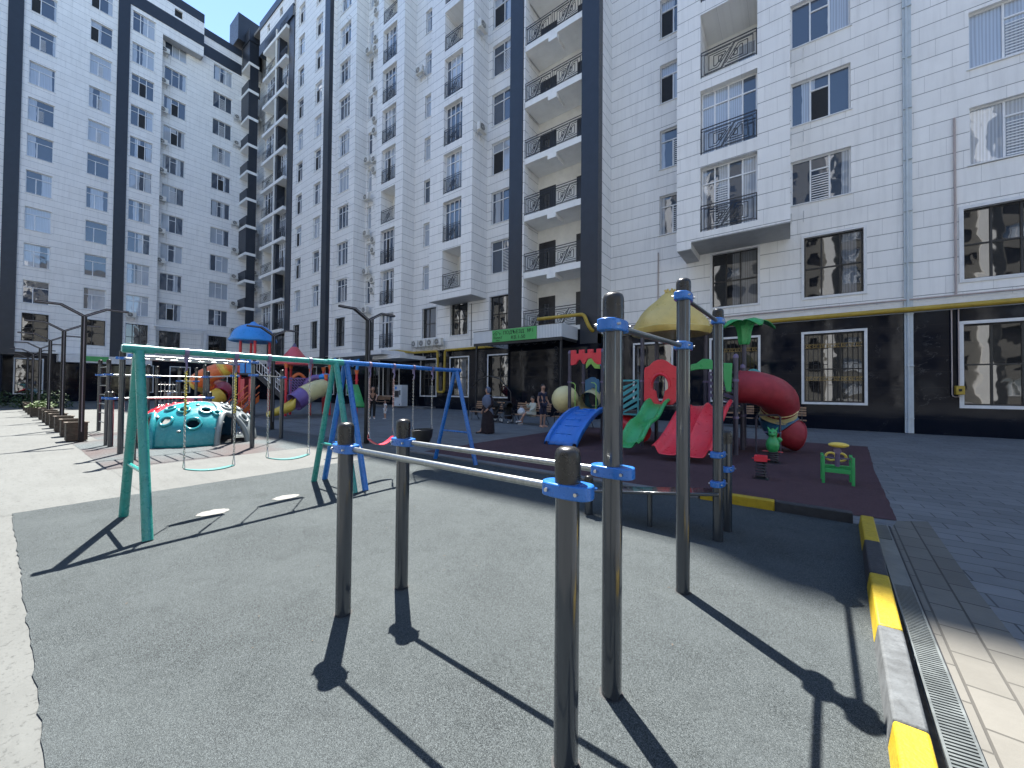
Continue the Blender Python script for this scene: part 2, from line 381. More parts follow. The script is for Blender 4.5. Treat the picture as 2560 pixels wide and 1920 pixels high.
def win_mesh(kind, w, h):
    key = (kind, round(w, 2), round(h, 2))
    if key in WCACHE: return WCACHE[key]
    fr, pa = MB(), MB(); t, y0, y1 = .055, .16, .23
    dark = kind.startswith('d') or kind == 'grille'
    fr.box(0, y0, 0, w, y1, t); fr.box(0, y0, h-t, w, y1, h); fr.box(0, y0, t, t, y1, h-t); fr.box(w-t, y0, t, w, y1, h-t)
    def V(f, a=0, b_=1): fr.box(f*w-t*.55, y0-.004, max(t, a*h), f*w+t*.55, y1-.004, min(h-t, b_*h))
    def H(f, a=0, b_=1): fr.box(max(t, a*w), y0-.008, f*h-t*.5, min(w-t, b_*w), y1-.008, f*h+t*.5)
    k = kind.split('_')[0]; tr = .72
    if k == 'three': V(.34); V(.66); H(tr, .34, .66)
    if k == 'full': V(.34); V(.66); H(tr)
    if k == 'two': V(.38, 0, .70); H(.70)
    if k == 'pair': V(.5); H(tr)
    if k == 'slim': V(.5, 0, .72); H(.72)
    if k == 'single': H(.72)
    if k == 'french': V(.25); V(.5); V(.75); H(.76)
    if k == 'dthree': V(.31); V(.63); H(.48)
    if k == 'dtwo': V(.42); H(.48)
    if k == 'dwide': V(.25); V(.5); V(.78); H(.5)
    if k == 'grille': V(.31); V(.63); H(.48)
    if kind.endswith('_x'):                                    # louvred blind behind the opening casement
        a = {'three': (.36, .64, .05, .68), 'full': (.36, .64, .05, .68), 'french': (.27, .48, .05, .72), 'slim': (.52, .96, .04, .7), 'pair': (.52, .95, .04, .7)}.get(k, (.4, .6, .1, .6))
        nn = int((a[3]-a[2])*h/.11)
        for i in range(nn): fr.box(a[0]*w, y0-.02, a[2]*h+i*.11, a[1]*w, y0, a[2]*h+i*.11+.035)
    pa.add([(t, .2, t), (w-t, .2, t), (w-t, .2, h-t), (t, .2, h-t)], [(0, 1, 2, 3)])
    if kind.endswith('_o'):                                    # one casement standing open: the dark room shows
        a = {'three': (.36, .64, .05, .70), 'full': (.36, .64, .05, .70), 'two': (.04, .36, .05, .68), 'french': (.27, .48, .05, .74), 'slim': (.04, .48, .04, .7), 'pair': (.04, .48, .04, .7)}.get(k, (.4, .6, .1, .6))
        pa.add([(a[0]*w, .195, a[2]*h), (a[1]*w, .195, a[2]*h), (a[1]*w, .195, a[3]*h), (a[0]*w, .195, a[3]*h)], [(0, 1, 2, 3)])
    def mk(mb, nm, mats):
        me = bpy.data.meshes.new(nm); me.from_pydata(mb.v, [], mb.f)
        for m in mats: me.materials.append(MATS[m])
        return me
    fm = mk(fr, 'window', ['frame_dark' if dark else 'frame_white'])
    pm = mk(pa, 'pane', ['pane_dark' if dark else 'pane', 'hole'])
    if kind.endswith('_o'): pm.polygons[-1].material_index = 1
    si = MB(); si.box(-.06, -.05, -.05, w+.06, .15, -.002); sm = mk(si, 'sill', ['trim_white'])
    tm = None
    if dark and k != 'dwide':
        q = MB(); e = .10; 
        q.box(-e, -.045, -e, w+e, .02, 0); q.box(-e, -.045, h, w+e, .02, h+e); q.box(-e, -.045, 0, 0, .02, h); q.box(w, -.045, 0, w+e, .02, h)
        tm = mk(q, 'surround', ['trim_white'])
    gm = None
    if k == 'grille':
        q = MB()
        n = int(w/.16)
        for i in range(1, n):
            x = i*w/n; q.box(x-.008, .10, .05, x+.008, .115, h-.05)
        for i in range(n):
            for zz in (.25, .55, .78):
                if (i+int(zz*10)) % 2: q.box(i*w/n, .10, zz*h-.008, (i+1)*w/n, .114, zz*h+.008)
        gm = [mk(q, 'security_grille', ['iron'])]
        q = MB()
        for zc in (.34*h, .82*h):
            m = int(w/.24)
            q.box(.03, .085, zc-.09, w-.03, .1, zc-.08); q.box(.03, .085, zc+.08, w-.03, .1, zc+.09)
            for i in range(m):
                x = .04+i*(w-.08)/m; s_ = (w-.08)/m
                q.box(x+.15*s_, .085, zc-.06, x+.85*s_, .1, zc-.045); q.box(x+.15*s_, .085, zc-.045, x+.22*s_, .1, zc+.05); q.box(x+.22*s_, .085, zc+.038, x+.95*s_, .1, zc+.052)
                q.box(x+.45*s_, .085, zc-.01, x+.75*s_, .1, zc+.005)
        gm.append(mk(q, 'meander_band', ['gold']))
    WCACHE[key] = (fm, pm, sm, tm, gm); return WCACHE[key]
def add_win(bld, kind, side, pl, u, z, w, h, d=0.0, sill=True):
    fm, pm, sm, tm, gm = win_mesh(kind, w, h)
    loc = Vector(wpos(side, pl, u, z, d))-ORI[bld]
    def ob(nm, me, par, l=None):
        o = bpy.data.objects.new(nm, me); COL.objects.link(o); o.parent = par
        if l is not None: o.location = l; o.rotation_euler = (0, 0, ROT[side])
        return o
    f = ob('window', fm, bld, loc); ob('pane', pm, f)
    if sill and not tm: ob('sill', sm, f)
    if tm: ob('surround', tm, f)
    if gm:
        for g in gm: ob(g.name.split('.')[0], g, f)
    return f

def rail_mesh(w, h, panels=1):
    """wrought-iron balustrade with nested squares and slanting bars"""
    key = ('rail', round(w, 2), round(h, 2), panels)
    if key in WCACHE: return WCACHE[key]
    q = MB(); t = .016
    def bar(x0, z0, x1, z1, tt=t):
        d = Vector((x1-x0, 0, z1-z0)); L = d.length; n = Vector((-d.z, 0, d.x))/L*tt*.5
        a, c = Vector((x0, -.008, z0)), Vector((x1, -.008, z1)); y = Vector((0, .016, 0))
        q.add([a-n, c-n, c+n, a+n, a-n+y, c-n+y, c+n+y, a+n+y], [(0, 1, 2, 3), (7, 6, 5, 4), (0, 4, 5, 1), (1, 5, 6, 2), (2, 6, 7, 3), (3, 7, 4, 0)])
    bar(0, h, w, h, .05); bar(0, h-.13, w, h-.13, .03); bar(0, .08, w, .08, .03)
    for i in range(panels+1):
        x = i*w/panels; bar(x, 0, x, h, .035)
    pw = w/panels; z0, z1 = .08, h-.13; H = z1-z0
    for i in range(panels):
        xa = i*pw
        for s_ in (0, 1):
            X = (lambda f: xa+f*pw) if s_ == 0 else (lambda f: xa+(1-f)*pw)
            Z = (lambda g: z0+g*H) if s_ == 0 else (lambda g: z1-g*H)
            for k in range(4):
                e = .06+.09*k; g = .05+.105*k
                pts = [(X(.56-.05*k-(0.0 if k < 2 else 0)), Z(1-g)), (X(e), Z(1-g)), (X(e), Z(g)), (X(max(e+.04, .38-.085*k+.02)), Z(g)), (X(.62-.075*k), Z(1-g-.02))]
                for a, c in zip(pts, pts[1:]): bar(a[0], a[1], c[0], c[1], .031)
    me = bpy.data.meshes.new('railing'); me.from_pydata(q.v, [], q.f); me.materials.append(MATS['iron']); WCACHE[key] = me; return me
def add_rail(par, side, pl, u, z, w, h, panels=1, org=None):
    o = bpy.data.objects.new('railing', rail_mesh(w, h, panels)); COL.objects.link(o); o.parent = par
    o.location = Vector(wpos(side, pl, u, z))-(org if org is not None else ORI[par]); o.rotation_euler = (0, 0, ROT[side]); return o

Y0 = 21.9; TOP = 49.4
def var(kind, p_open=.22, p_blind=.18):
    r = random.random(); return kind+('_o' if r < p_open else '_x' if r < p_open+p_blind else '')
# ------------------------------------------------------------------ right-hand apartment building
A = thing('apartment_building', 'white panelled apartment block on a black stone base, behind the yellow roofed playset', 'building', (-9, 21, 0), world=True)
wl, gr, sf, cream, pil = MB(), MB(), MB(), MB(), MB()
TR = 51.4
fl = [10.3+3.7*k for k in range(12)]
def stack(kind, u, w, h, zs, side='A', pl=Y0, top=48, bld=None, holes=None, p=(.22, .18)):
    for z in zs:
        if z+h > top: continue
        holes.append((u, u+w, z, z+h)); add_win(bld, var(kind, *p), side, pl, u, z, w, h)
# wide wall on the right
H = []
stack('three', .0, 2.1, 2.06, [10.32+3.7*k for k in range(5)], bld=A, holes=H)
stack('three', 5.5, 2.6, 2.2, [10.35+3.7*k for k in range(4)], bld=A, holes=H, p=(0, .4))
stack('slim', -5.95, 1.35, 2.2, [14.03+3.72*k for k in range(5)], bld=A, holes=H, p=(.4, .15))
stack('slim', -5.95, 1.35, 2.2, [10.33], bld=A, holes=H, p=(0, 1))
stack('three', 11.5, 2.1, 2.06, [10.32+3.7*k for k in range(4)], bld=A, holes=H)
for u, z, ww, hh, kd in ((.47, 5.95, 2.02, 2.74, 'dthree'), (-3.3, 5.95, 1.98, 2.73, 'dthree'), (5.32, 5.99, 2.9, 2.7, 'dwide'), (11, 5.95, 2, 2.7, 'dthree')):
    H.append((u, u+ww, z, z+hh)); add_win(A, kd, 'A', Y0, u, z, ww, hh)
q = MB(); q.box(5.2, Y0-.04, 5.87, 8.34, Y0+.02, 5.99); q.box(5.2, Y0-.04, 8.69, 8.34, Y0+.02, 8.81); q.box(5.2, Y0-.04, 5.99, 5.32, Y0+.02, 8.69); q.box(8.22, Y0-.04, 5.99, 8.34, Y0+.02, 8.69)
q.build('surround', 'trim_white', A)
wallgrid(wl, 'A', Y0, -8.78, 18, 4.87, TR, [h for h in H])
G_ = []
for u, z, ww, hh, kd in ((.46, 1.19, 2.03, 3.08, 'grille'), (-3.33, 1.19, 2.02, 3.08, 'grille'), (5.29, 1.19, 2.95, 3.08, 'dwide'), (11, 1.19, 2.5, 3.0, 'dwide'), (-7.3, 1.19, 2.0, 3.08, 'dthree')):
    G_.append((u, u+ww, z, z+hh)); add_win(A, kd, 'A', Y0, u, z, ww, hh, sill=False)
q = MB()
for z0_, z1_ in ((1.07, 1.19), (4.27, 4.39)): q.box(5.17, Y0-.05, z0_, 8.36, Y0+.02, z1_)
q.box(5.17, Y0-.05, 1.19, 5.29, Y0+.02, 4.27); q.box(8.24, Y0-.05, 1.19, 8.36, Y0+.02, 4.27); q.build('surround', 'trim_white', A)
wallgrid(gr, 'A', Y0, -8.78, 18, 0, 4.87, G_); gr.build('stone_base', 'granite', A, smooth=False, recalc=False); gr = MB()
# tower with balconies
wallgrid(wl, 'B', -8.78, 20.0, Y0, 4.87, TR, [])
wallgrid(wl, 'B', -18.6, 20.2, Y0, 8.5, TR, [])
pil.box(-9.84, 19.97, 4.3, -8.77, 20.5, TR); pil.box(-15.07, 19.97, 5.2, -14.03, 20.5, TR)
wl.box(-15.06, 20.5, 0, -14.0, Y0, TR); wl.box(-14.02, 20.03, 5, -13.9, 20.5, TR); wl.box(-9.84, 20.5, 4.5, -8.8, Y0, TR)
gr.box(-15.07, 20.02, 0, -14.0, 20.5, 5.19); gr.build('stone_pier', 'granite', A, smooth=False); gr = MB(); gr.box(-9.84, 20.0, 0, -8.77, Y0-.01, 4.85); gr.build('stone_pier', 'granite', A, smooth=False); gr = MB()
cream.box(-14.0, Y0-.02, 0, -9.8, Y0+.1, TR)
doors = []
for k in range(0, 12):
    zt = 9.13+3.7*(k-1)
    if zt > 46: break
    s_ = MB(); s_.box(-13.93, 20.03, zt-.37, -9.83, Y0-.03, zt); s_.box(-12.15, 20.02, zt-.65, -11.55, 20.3, zt-.37); s_.box(-12.05, 20.3, zt-.60, -11.65, 21.2, zt-.371)
    so = s_.build('balcony', 'render_white', A)
    add_rail(so, 'A', 20.06, -13.9, zt, 4.05, 1.22, 2, ORI[A])
    d_ = MB(); d_.box(-13.85, Y0-.09, zt+.01, -12.6, Y0-.021, zt+2.45); d_.box(-13.45, Y0-.1, zt+.2, -13.0, Y0-.08, zt+2.0)
    do = d_.build('door', 'frame_dark', A); g_ = MB(); g_.box(-13.4, Y0-.11, zt+.25, -13.05, Y0-.1, zt+1.95); g_.build('pane', 'pane_dark', do)
    d_ = MB(); d_.box(-11.05, Y0-.09, zt+.01, -9.9, Y0-.021, zt+2.45); d_.build('door', 'frame_dark', A)
# wall left of the tower
H = []
stack('pair', -18.2, 2.0, 2.42, [10.27+3.72*k for k in range(12)], bld=A, holes=H)
for u, z, ww, hh, kd in ((-18.22, 6.0, 2.3, 2.55, 'dthree'),): H.append((u, u+ww, z, z+hh)); add_win(A, kd, 'A', Y0, u, z, ww, hh)
for u, ww in ((-25.8, 1.75), (-22.35, 1.9)): H.append((u, u+ww, 5.98, 8.56)); add_win(A, 'dtwo', 'A', Y0, u, 5.98, ww, 2.58)
stack('single', -25.85, .78, 2.05, [10.2+3.76*k for k in range(12)], bld=A, holes=H, p=(0, 0))
wallgrid(wl, 'A', Y0, -27.1, -15.07, 4.87, TR, H)
G_ = []
for u, ww, z, hh in ((-25.9, 1.9, 1.07, 3.05), (-22.3, 1.95, 1.1, 3.05), (-18.3, 2.4, 1.1, 3.05)):
    G_.append((u, u+ww, z, z+hh)); add_win(A, 'dtwo', 'A', Y0, u, z, ww, hh, sill=False)
wallgrid(gr, 'A', Y0, -27.1, -15.07, 0, 4.87, G_)
# bays: front openings with french glazing and balustrades
def bay(bld, wl, x0, x1, yf, zb, ox0, ox1, zs, top, base=None, glz=.6, oh=3.1, rear=Y0):
    H = []
    for z in zs:
        if z+oh > top: continue
        H.append((ox0, ox1, z, z+oh))
        bo = MB(); bo.box(ox0+.01, yf+.42 if True else 0, z-.3, ox1-.01, rear-.05, z-.001); bo = bo.build('balcony', 'render_white', bld)
        add_rail(bo, 'A', yf+.04, ox0+.03, z+.02, ox1-ox0-.06, 1.22, 1, ORI[bld])
        if random.random() < glz: add_win(bld, var('french', .3, .25), 'A', yf, ox0+.02, z+.01, ox1-ox0-.04, oh-.02, d=.12, sill=False)
        else:
            bk = MB(); bk.box(ox0+.01, rear-.06, z, ox1-.01, rear-.03, z+oh+.3); bk.build('back_wall', 'render_cream', bld)
            add_win(bld, 'single', 'A', rear-.32, ox1-.95, z+.02, .8, 2.3, d=0, sill=False)
    wallgrid(wl, 'A', yf, x0, x1, zb, top, H, depth=.42)
    for h in H:
        for X_ in (h[0], h[1]): wl.box(X_-(.02 if X_ == h[0] else 0), yf+.42, h[2]-.3, X_+(0 if X_ == h[0] else .02), rear, h[3]+.3)
        wl.box(h[0], yf+.42, h[3]+.001, h[1], rear, h[3]+.1)
bay(A, wl, -4.55, -.03, 19.78, 8.84, -3.5, -1.2, [9.2+3.7*k for k in range(12)], TR, glz=.65)
wallgrid(wl, 'B', -.03, 19.78, Y0, 8.84, TR, [])
wl.box(-4.55, 19.78, 8.5, -3.9, 21.89, 8.84)
sf.box(-3.9, 19.80, 8.80, -.04, Y0, 8.835); sf.build('soffit', 'soffit', A, smooth=False); sf = MB(); sf.box(-4.53, 19.80, 8.47, -3.92, Y0, 8.498); sf.build('soffit', 'soffit', A, smooth=False); sf = MB()
bay(A, wl, -23.1, -18.6, 20.2, 8.5, -21.62, -19.66, [9.15+3.72*k for k in range(12)], TR, glz=.7)
sf.box(-23.08, 20.22, 8.46, -18.62, Y0, 8.498)
wl.build('wall', 'cladding', A, smooth=False, recalc=False); gr.build('stone_base', 'granite', A, smooth=False, recalc=False)
sf.build('soffit', 'soffit', A, smooth=False); pil.build('pilaster', 'charcoal', A, smooth=False); cream.build('back_wall', 'render_cream', A, smooth=False)
q = MB(); q.box(-27.1, 20.0, TR, 18, 36, TR+.3); q.box(-22.5, 20.0, TR+.3, 18, 36, 53.85); q.build('roof', 'roofing', A, smooth=False)  # second box is an unseen raised roof, height set to place its shadow edge
q = MB(); q.box(-27.1, 22.3, 0, 18, 36, TR); q.build('core', 'render_white', A, smooth=False)
q = MB(); q.box(-8.76, Y0-.015, 4.875, 18, Y0+.05, 5.3); q.build('band', 'trim_white', A, smooth=False)

# ------------------------------------------------------------------ middle apartment building
Bd = thing('apartment_building', 'white apartment block with two thin dark vertical stripes and dark loggias, beside the courtyard corner', 'building', (-44, 21, 0), world=True)
wl, gr, sf, pil = MB(), MB(), MB(), MB()
bay(Bd, wl, -31.0, -27.1, 20.6, 5.0, -30.2, -28.15, [5.25]+[9.15+3.7*k for k in range(12)], TOP, glz=.7)
wallgrid(wl, 'B', -27.1, 20.6, Y0, 4.87, TOP+4, []); wallgrid(wl, 'B', -34.65, 20.6, Y0, 4.87, TOP, []); wallgrid(wl, 'B', -38.45, 20.0, 20.6, 4.87, TOP, [])
H = []; stack('single', -34.45, .75, 2.3, [10.1+3.74*k for k in range(12)], bld=Bd, holes=H, p=(0, 0)); H.append((-34.6, -31.5, 5.2, 8.6)); add_win(Bd, 'dwide', 'A', Y0, -34.6, 5.2, 3.1, 3.4, sill=False)
wallgrid(wl, 'A', Y0, -34.65, -31.0, 4.87, TOP, H)
H = []; stack('full', -37.7, 2.04, 2.35, [10.35+3.74*k for k in range(12)], pl=20.6, bld=Bd, holes=H); H.append((-37.75, -35.9, 5.85, 8.75)); add_win(Bd, 'dtwo', 'A', 20.6, -37.75, 5.85, 1.85, 2.9)
wallgrid(wl, 'A', 20.6, -38.45, -34.65, 4.87, TOP, H)
H = []
for u in (-41.55, -45.6): stack('slim', u, 1.45, 2.3, [10.28+3.65*k for k in range(12)], pl=20.0, bld=Bd, holes=H); H.append((u, u+1.45, 5.8, 8.7)); add_win(Bd, 'dtwo', 'A', 20.0, u, 5.8, 1.45, 2.9)
wallgrid(wl, 'A', 20.0, -47.8, -38.45, 4.87, TOP, H)
pil.box(-39.46, 19.90, 4.4, -38.44, 20.3, TOP+.5); pil.box(-47.8, 19.90, 8.2, -46.52, 20.3, TOP-4)
# loggia stack
for k in range(11):
    zt = 8.5+3.6*k
    s_ = MB(); s_.box(-54.3, 19.55, zt-.38, -47.81, Y0, zt); so = s_.build('balcony', 'render_white', Bd)
    add_rail(so, 'A', 19.62, -54.0, zt, 3.3, 1.2, 1, ORI[Bd]); add_rail(so, 'A', 19.75, -49.9, zt, 2.05, 1.2, 1, ORI[Bd])
    if random.random() < .45: add_win(Bd, var('french'), 'A', 19.72, -53.95, zt, 3.2, 3.2, d=.1, sill=False)
    if random.random() < .6: add_win(Bd, var('french'), 'A', 19.85, -49.88, zt, 2.05, 3.2, d=.1, sill=False)
pil.box(-50.5, 19.7, 8.3, -49.92, 20.6, TOP-4); q = MB(); q.box(-50.75, 19.6, 8.3, -50.5, Y0, TOP-4); q.box(-54.4, 20.1, 5, -54.2, Y0, TOP-4); q.box(-54.4, Y0-.03, 5, -47.8, Y0+.05, TOP); q.build('back_wall', 'render_cream', Bd, smooth=False)
wallgrid(wl, 'A', Y0, -61.6, -54.4, 4.87, TOP, []); 
wallgrid(wl, 'B', -54.2, 19.9, 20.1, 4.87, TOP-4, []); wallgrid(wl, 'A', 19.85, -54.6, -46.5, 45.0, 46.1, [])
pil.box(-56.2, 19.75, 45.0, -46.6, 20.4, 46.4); wallgrid(wl, 'A', 19.85, -56.2, -46.5, 46.4, 48.5, [(-54, -53.2, 46.9, 47.9), (-50.4, -49.6, 46.9, 47.9)]); pil.box(-56.2, 19.75, 48.5, -46.6, 20.4, 49.5)
q = MB(); q.box(-56.15, 20.4, 45, -46.6, Y0, 49.3); q.build('attic', 'frame_dark', Bd, smooth=False)
add_win(Bd, 'dwide', 'A', 19.9, -53.6, 5.2, 5.6, 2.9, d=.3, sill=False)
G_ = []
for u, ww, z, hh, kd in ((-33.5, 1.5, 1.0, 3.3, 'dtwo'), (-31.25, 2.3, .98, 2.8, 'dtwo'), (-37.6, 1.8, 1.0, 3.0, 'dtwo'), (-42, 1.8, 1.0, 3.0, 'dtwo'), (-45.6, 1.6, 1.0, 3.0, 'dtwo')):
    G_.append((u, u+ww, z, z+hh)); add_win(Bd, kd, 'A', Y0, u, z, ww, hh, sill=False)
wallgrid(gr, 'A', Y0, -61.6, -27.1, 0, 4.87, G_)
sf.box(-47.8, 20.0, 4.83, -27.1, Y0, 4.869)
wl.build('wall', 'cladding', Bd, smooth=False, recalc=False); gr.build('stone_base', 'granite', Bd, smooth=False, recalc=False); sf.build('soffit', 'soffit', Bd, smooth=False)
pil.build('pilaster', 'charcoal', Bd, smooth=False)
q = MB(); q.box(-61.6, 20.05, TOP, -27.1, 36, TOP+.3); q.build('roof', 'roofing', Bd, smooth=False)
q = MB(); q.box(-61.6, 22.3, 0, -27.1, 36, TOP); q.build('core', 'render_white', Bd, smooth=False)
q = MB(); q.box(-35.2, 18.6, 4.45, -26.9, Y0, 4.8); q.build('canopy', 'trim_white', Bd, smooth=False)
q = MB(); q.box(-29, 19.2, 4.1, -25.3, Y0, 4.4); q.build('canopy', 'trim_white', Bd, smooth=False)

# ------------------------------------------------------------------ left apartment building
L = thing('apartment_building', 'white apartment block on the left with wide dark stripes and dark corner balconies', 'building', (-61, 8, 0), world=True)
wl, gr, pil = MB(), MB(), MB(); XB, XC = -60.6, -61.6; TL = 58
p = 3.63
H = []
stack('two', 1.45, 1.68, 2.25, [9.75+p*k for k in range(13)], side='B', pl=XB, top=TL, bld=L, holes=H)
stack('two', 5.42, 1.66, 2.25, [9.85+p*k for k in range(13)], side='B', pl=XB, top=TL, bld=L, holes=H)
stack('two', -2.2, 1.9, 2.25, [9.75+p*k for k in range(13)], side='B', pl=XB, top=TL, bld=L, holes=H)
for u, ww in ((1.45, 1.68), (5.42, 1.66), (-2.2, 1.9)): H.append((u, u+ww, 6.0, 8.75)); add_win(L, 'dtwo', 'B', XB, u, 6.0, ww, 2.75)
wallgrid(wl, 'B', XB, -12, 7.45, 4.9, TL, H)
H = []
stack('full', 8.62, 1.92, 2.3, [9.75+p*k for k in range(10)], side='B', pl=XB, bld=L, holes=H, top=46); H.append((8.65, 10.5, 5.9, 8.75)); add_win(L, 'dthree', 'B', XB, 8.65, 5.9, 1.85, 2.85)
wallgrid(wl, 'B', XB, 8.40, 11.2, 4.9, 45.2, H)
wallgrid(wl, 'B', XB, 11.2, 15.1, 43.9, 45.2, []); q = MB(); q.box(XC, 11.2, 43.85, XB-.001, 15.0, 43.9); q.build('soffit', 'soffit', L, smooth=False)
wl.box(XC, 11.19, 4.9, XB-.001, 11.2, 45.2); wl.box(XC, 15.099, 43.9, XB-.001, 15.1, 49.4)
H = []
stack('three', 11.6, 2.1, 2.1, [9.75+p*k for k in range(10)], side='B', pl=XC, bld=L, holes=H, top=46)
stack('three', 16.45, 2.1, 2.1, [9.8+p*k for k in range(10)], side='B', pl=XC, bld=L, holes=H, top=46)
for u in (11.65, 16.5): H.append((u, u+2, 5.6, 8.4)); add_win(L, 'dthree', 'B', XC, u, 5.6, 2.0, 2.8)
wallgrid(wl, 'B', XC, 11.2, 21.9, 4.9, 48, H)
for a, b_, pl, z0_ in ((7.45, 15.1, XB, 45.2), (15.1, 19.57, XC, 44.9)):
    dz = 0 if pl == XB else -.25
    pil.box(pl-.5, a, z0_, pl+.06, b_, z0_+1.5); wallgrid(wl, 'B', pl+.03, a, b_, z0_+1.5, 48.2+dz*3, [(12.2, 12.95, 46.95, 47.9)] if pl == XB else [], .3); pil.box(pl-.6, a, 48.2+dz*3, pl+.06, b_, 49.35+dz*3.5)
q = MB(); q.box(XB-.6, 12, 46.9, XB-.25, 13.1, 48); q.build('vent', 'hole', L, smooth=False)
pil.box(XB-.3, .12, 4.4, XB+.12, 1.05, TL); pil.box(XB-.3, 7.45, 4.4, XB+.12, 8.40, 45.3)
# corner balconies
for k in range(11):
    zt = 8.7+3.7*k
    s_ = MB(); s_.box(XC, 19.57, zt-.36, -58.95, 20.8, zt); so = s_.build('balcony', 'render_white', L)
    d_ = MB(); d_.box(-59.12, 19.75, zt, -59.0, 20.75, zt+3.34)
    if k % 5 == 3 or k > 9: d_.box(XC, 19.62, zt, -59.0, 19.74, zt+3.34)
    else: d_.box(XC, 19.62, zt, -59.0, 19.74, zt+1.25)
    d_.build('parapet', 'charcoal', so, smooth=False)
q = MB(); q.box(XC, 19.55, 48.6, -58.9, 20.8, 50.2); q.box(XC-2, 18.7, 49.0, XC+1.2, 21.9, 52.6); q.build('roof_tower', 'charcoal', L, smooth=False)
q = MB(); q.box(XC, 20.82, 45.2, XC+.4, 21.88, 48.9); q.build('roof_panel', 'trim_white', L, smooth=False)
q = MB(); q.box(XC-.02, 20.85, 43.0, XC+.05, 21.85, 44.7); q.box(XC-.02, 20.85, 46.8, XC+.45, 21.86, 51); q.build('panel', 'charcoal', L, smooth=False)
G_ = [(1.15, 2.8, .85, 4.2)]; add_win(L, 'dtwo', 'B', XB, 1.15, .85, 1.65, 3.35, sill=False)
for u in (9.2, 12.6, 16.5): G_.append((u, u+1.8, 1.0, 4.0)); add_win(L, 'dtwo', 'B', XB, u, 1.0, 1.8, 3.0, sill=False)
wallgrid(gr, 'B', XB, -12, 21.9, 0, 4.9, G_)
wl.build('wall', 'cladding_left', L, smooth=False, recalc=False); gr.build('stone_base', 'granite', L, smooth=False, recalc=False); pil.build('pilaster', 'charcoal', L, smooth=False)
q = MB(); q.box(-75, -12, TL, XB, 7.5, TL+.3); q.box(-75, 7.5, 49.0, XB-.1, 15.1, 49.3); q.box(-75, 15.1, 47.9, XC-.1, 36, 48.2); q.build('roof', 'roofing', L, smooth=False)
q = MB(); q.box(-75, -12, 0, XC-.4, 7.4, TL); q.box(-75, 7.4, 0, XC-.7, 36, 47.9); q.build('core', 'render_white', L, smooth=False)
q = MB(); q.box(XB, 3.7, 4.0, XB+2.4, 10.5, 4.75); cn = q.build('canopy', 'trim_white', L, smooth=False); q = MB(); q.box(XB+2.4, 5.1, 4.18, XB+2.45, 7.1, 4.68); q.build('sign', 'sign_green', cn, smooth=False)
q = MB(); q.box(XB, 11.0, 8.7, XB+.35, 16.0, 8.95); q.box(XB-.9, 15.7, 5.0, XB+.2, 16, 8.7); q.build('canopy', 'trim_white', L, smooth=False)
q = MB(); q.box(XB, -8, 4.3, XB+6, 1.0, 5.0); q.cyl((XB+5.6, .2, 0), (XB+5.6, .2, 4.4), .18); q.cyl((XB+5.6, -4, 0), (XB+5.6, -4, 4.4), .18); q.build('canopy', 'charcoal', L, smooth=False)

# buildings behind the photographer: they are what the black stone and the glass mirror
Op = thing('apartment_building', 'beige apartment block across the courtyard, mirrored in the black stone and dark windows', 'building', (-30, -40, 0), world=True)
wl = MB(); H = []
for i in range(15):
    u = -94+i*8.4
    for k in range(11):
        z = 1.6+3.6*k; H.append((u, u+2.2, z, z+2)); H.append((u+4, u+5.4, z, z+2))
        if i > 3 and (k % 3 == 0 or i % 3 == 0) and k < 8: add_win(Op, 'three', 'O', -38, u+2.2, z, 2.2, 2.0)
wallgrid(wl, 'O', -38, -98, 34, 0, 42, H); wl.build('wall', 'beige_wall', Op, smooth=False, recalc=False)
q = MB(); q.box(-98, -52, 0, 34, -38.3, 42.3); q.build('core', 'frame_dark', Op, smooth=False)
for i in range(15): q = MB(); q.box(-96.4+i*8.4, -37.96, 0, -95.2+i*8.4, -37.2, 42); q.build('pilaster', 'render_white', Op, smooth=False)
Oq = thing('apartment_building', 'pale apartment block closing the courtyard on the right, mirrored in windows of the left block', 'building', (46, 0, 0), world=True)
wl = MB(); H = []
for i in range(7):
    u = -36+i*8.0
    for k in range(9): z = 1.6+3.6*k; H.append((u, u+2.2, z, z+2)); H.append((u+4, u+5.4, z, z+2))
wallgrid(wl, 'D', 46, -37, 21, 0, 36, H); wl.build('wall', 'beige_wall', Oq, smooth=False, recalc=False)
q = MB(); q.box(46.3, -37, 0, 58, 21, 36.3); q.build('core', 'frame_dark', Oq, smooth=False)
for i in range(7): q = MB(); q.box(45.3, -37+i*8.0, 0, 45.96, -35.6+i*8.0, 36); q.build('pilaster', 'render_white', Oq, smooth=False)

# ------------------------------------------------------------------ ground
def sheet(name, poly, z, mat, jit=0.0, step=.25):
    pts = []
    for (x0, y0), (x1, y1) in zip(poly, poly[1:]+poly[:1]):
        n = max(1, int(math.hypot(x1-x0, y1-y0)/step)) if jit else 1
        for i in range(n):
            t = i/n; j = (random.uniform(-jit, jit), random.uniform(-jit, jit)) if jit and i else (0, 0)
            pts.append((x0+(x1-x0)*t+j[0], y0+(y1-y0)*t+j[1], z))
    m = MB(); m.add(pts, [tuple(range(len(pts)))]); return struct(name, m, mat, smooth=False, recalc=False)
kx = lambda y: .34+(y-2.3)*.0795          # inner edge of the painted kerb
dx_ = lambda y: .535+(y-2.45)*.067
g = MB(); g.add([(-400, -400, 0), (400, -400, 0), (400, 400, 0), (-400, 400, 0)], [(0, 1, 2, 3)]); struct('ground', g, 'paving_grey', smooth=False, recalc=False)
sheet('path', [(-58, -37), (-7.75, -37), (-7.75, 6.6), (-58, 6.6)], .004, 'concrete_pale')
sheet('path', [(-7.74, -30), (3.6, -30), (3.6, .9), (kx(.5)+.3, .9), (kx(.1), .17), (-7.74, .17)], .004, 'concrete_rough')
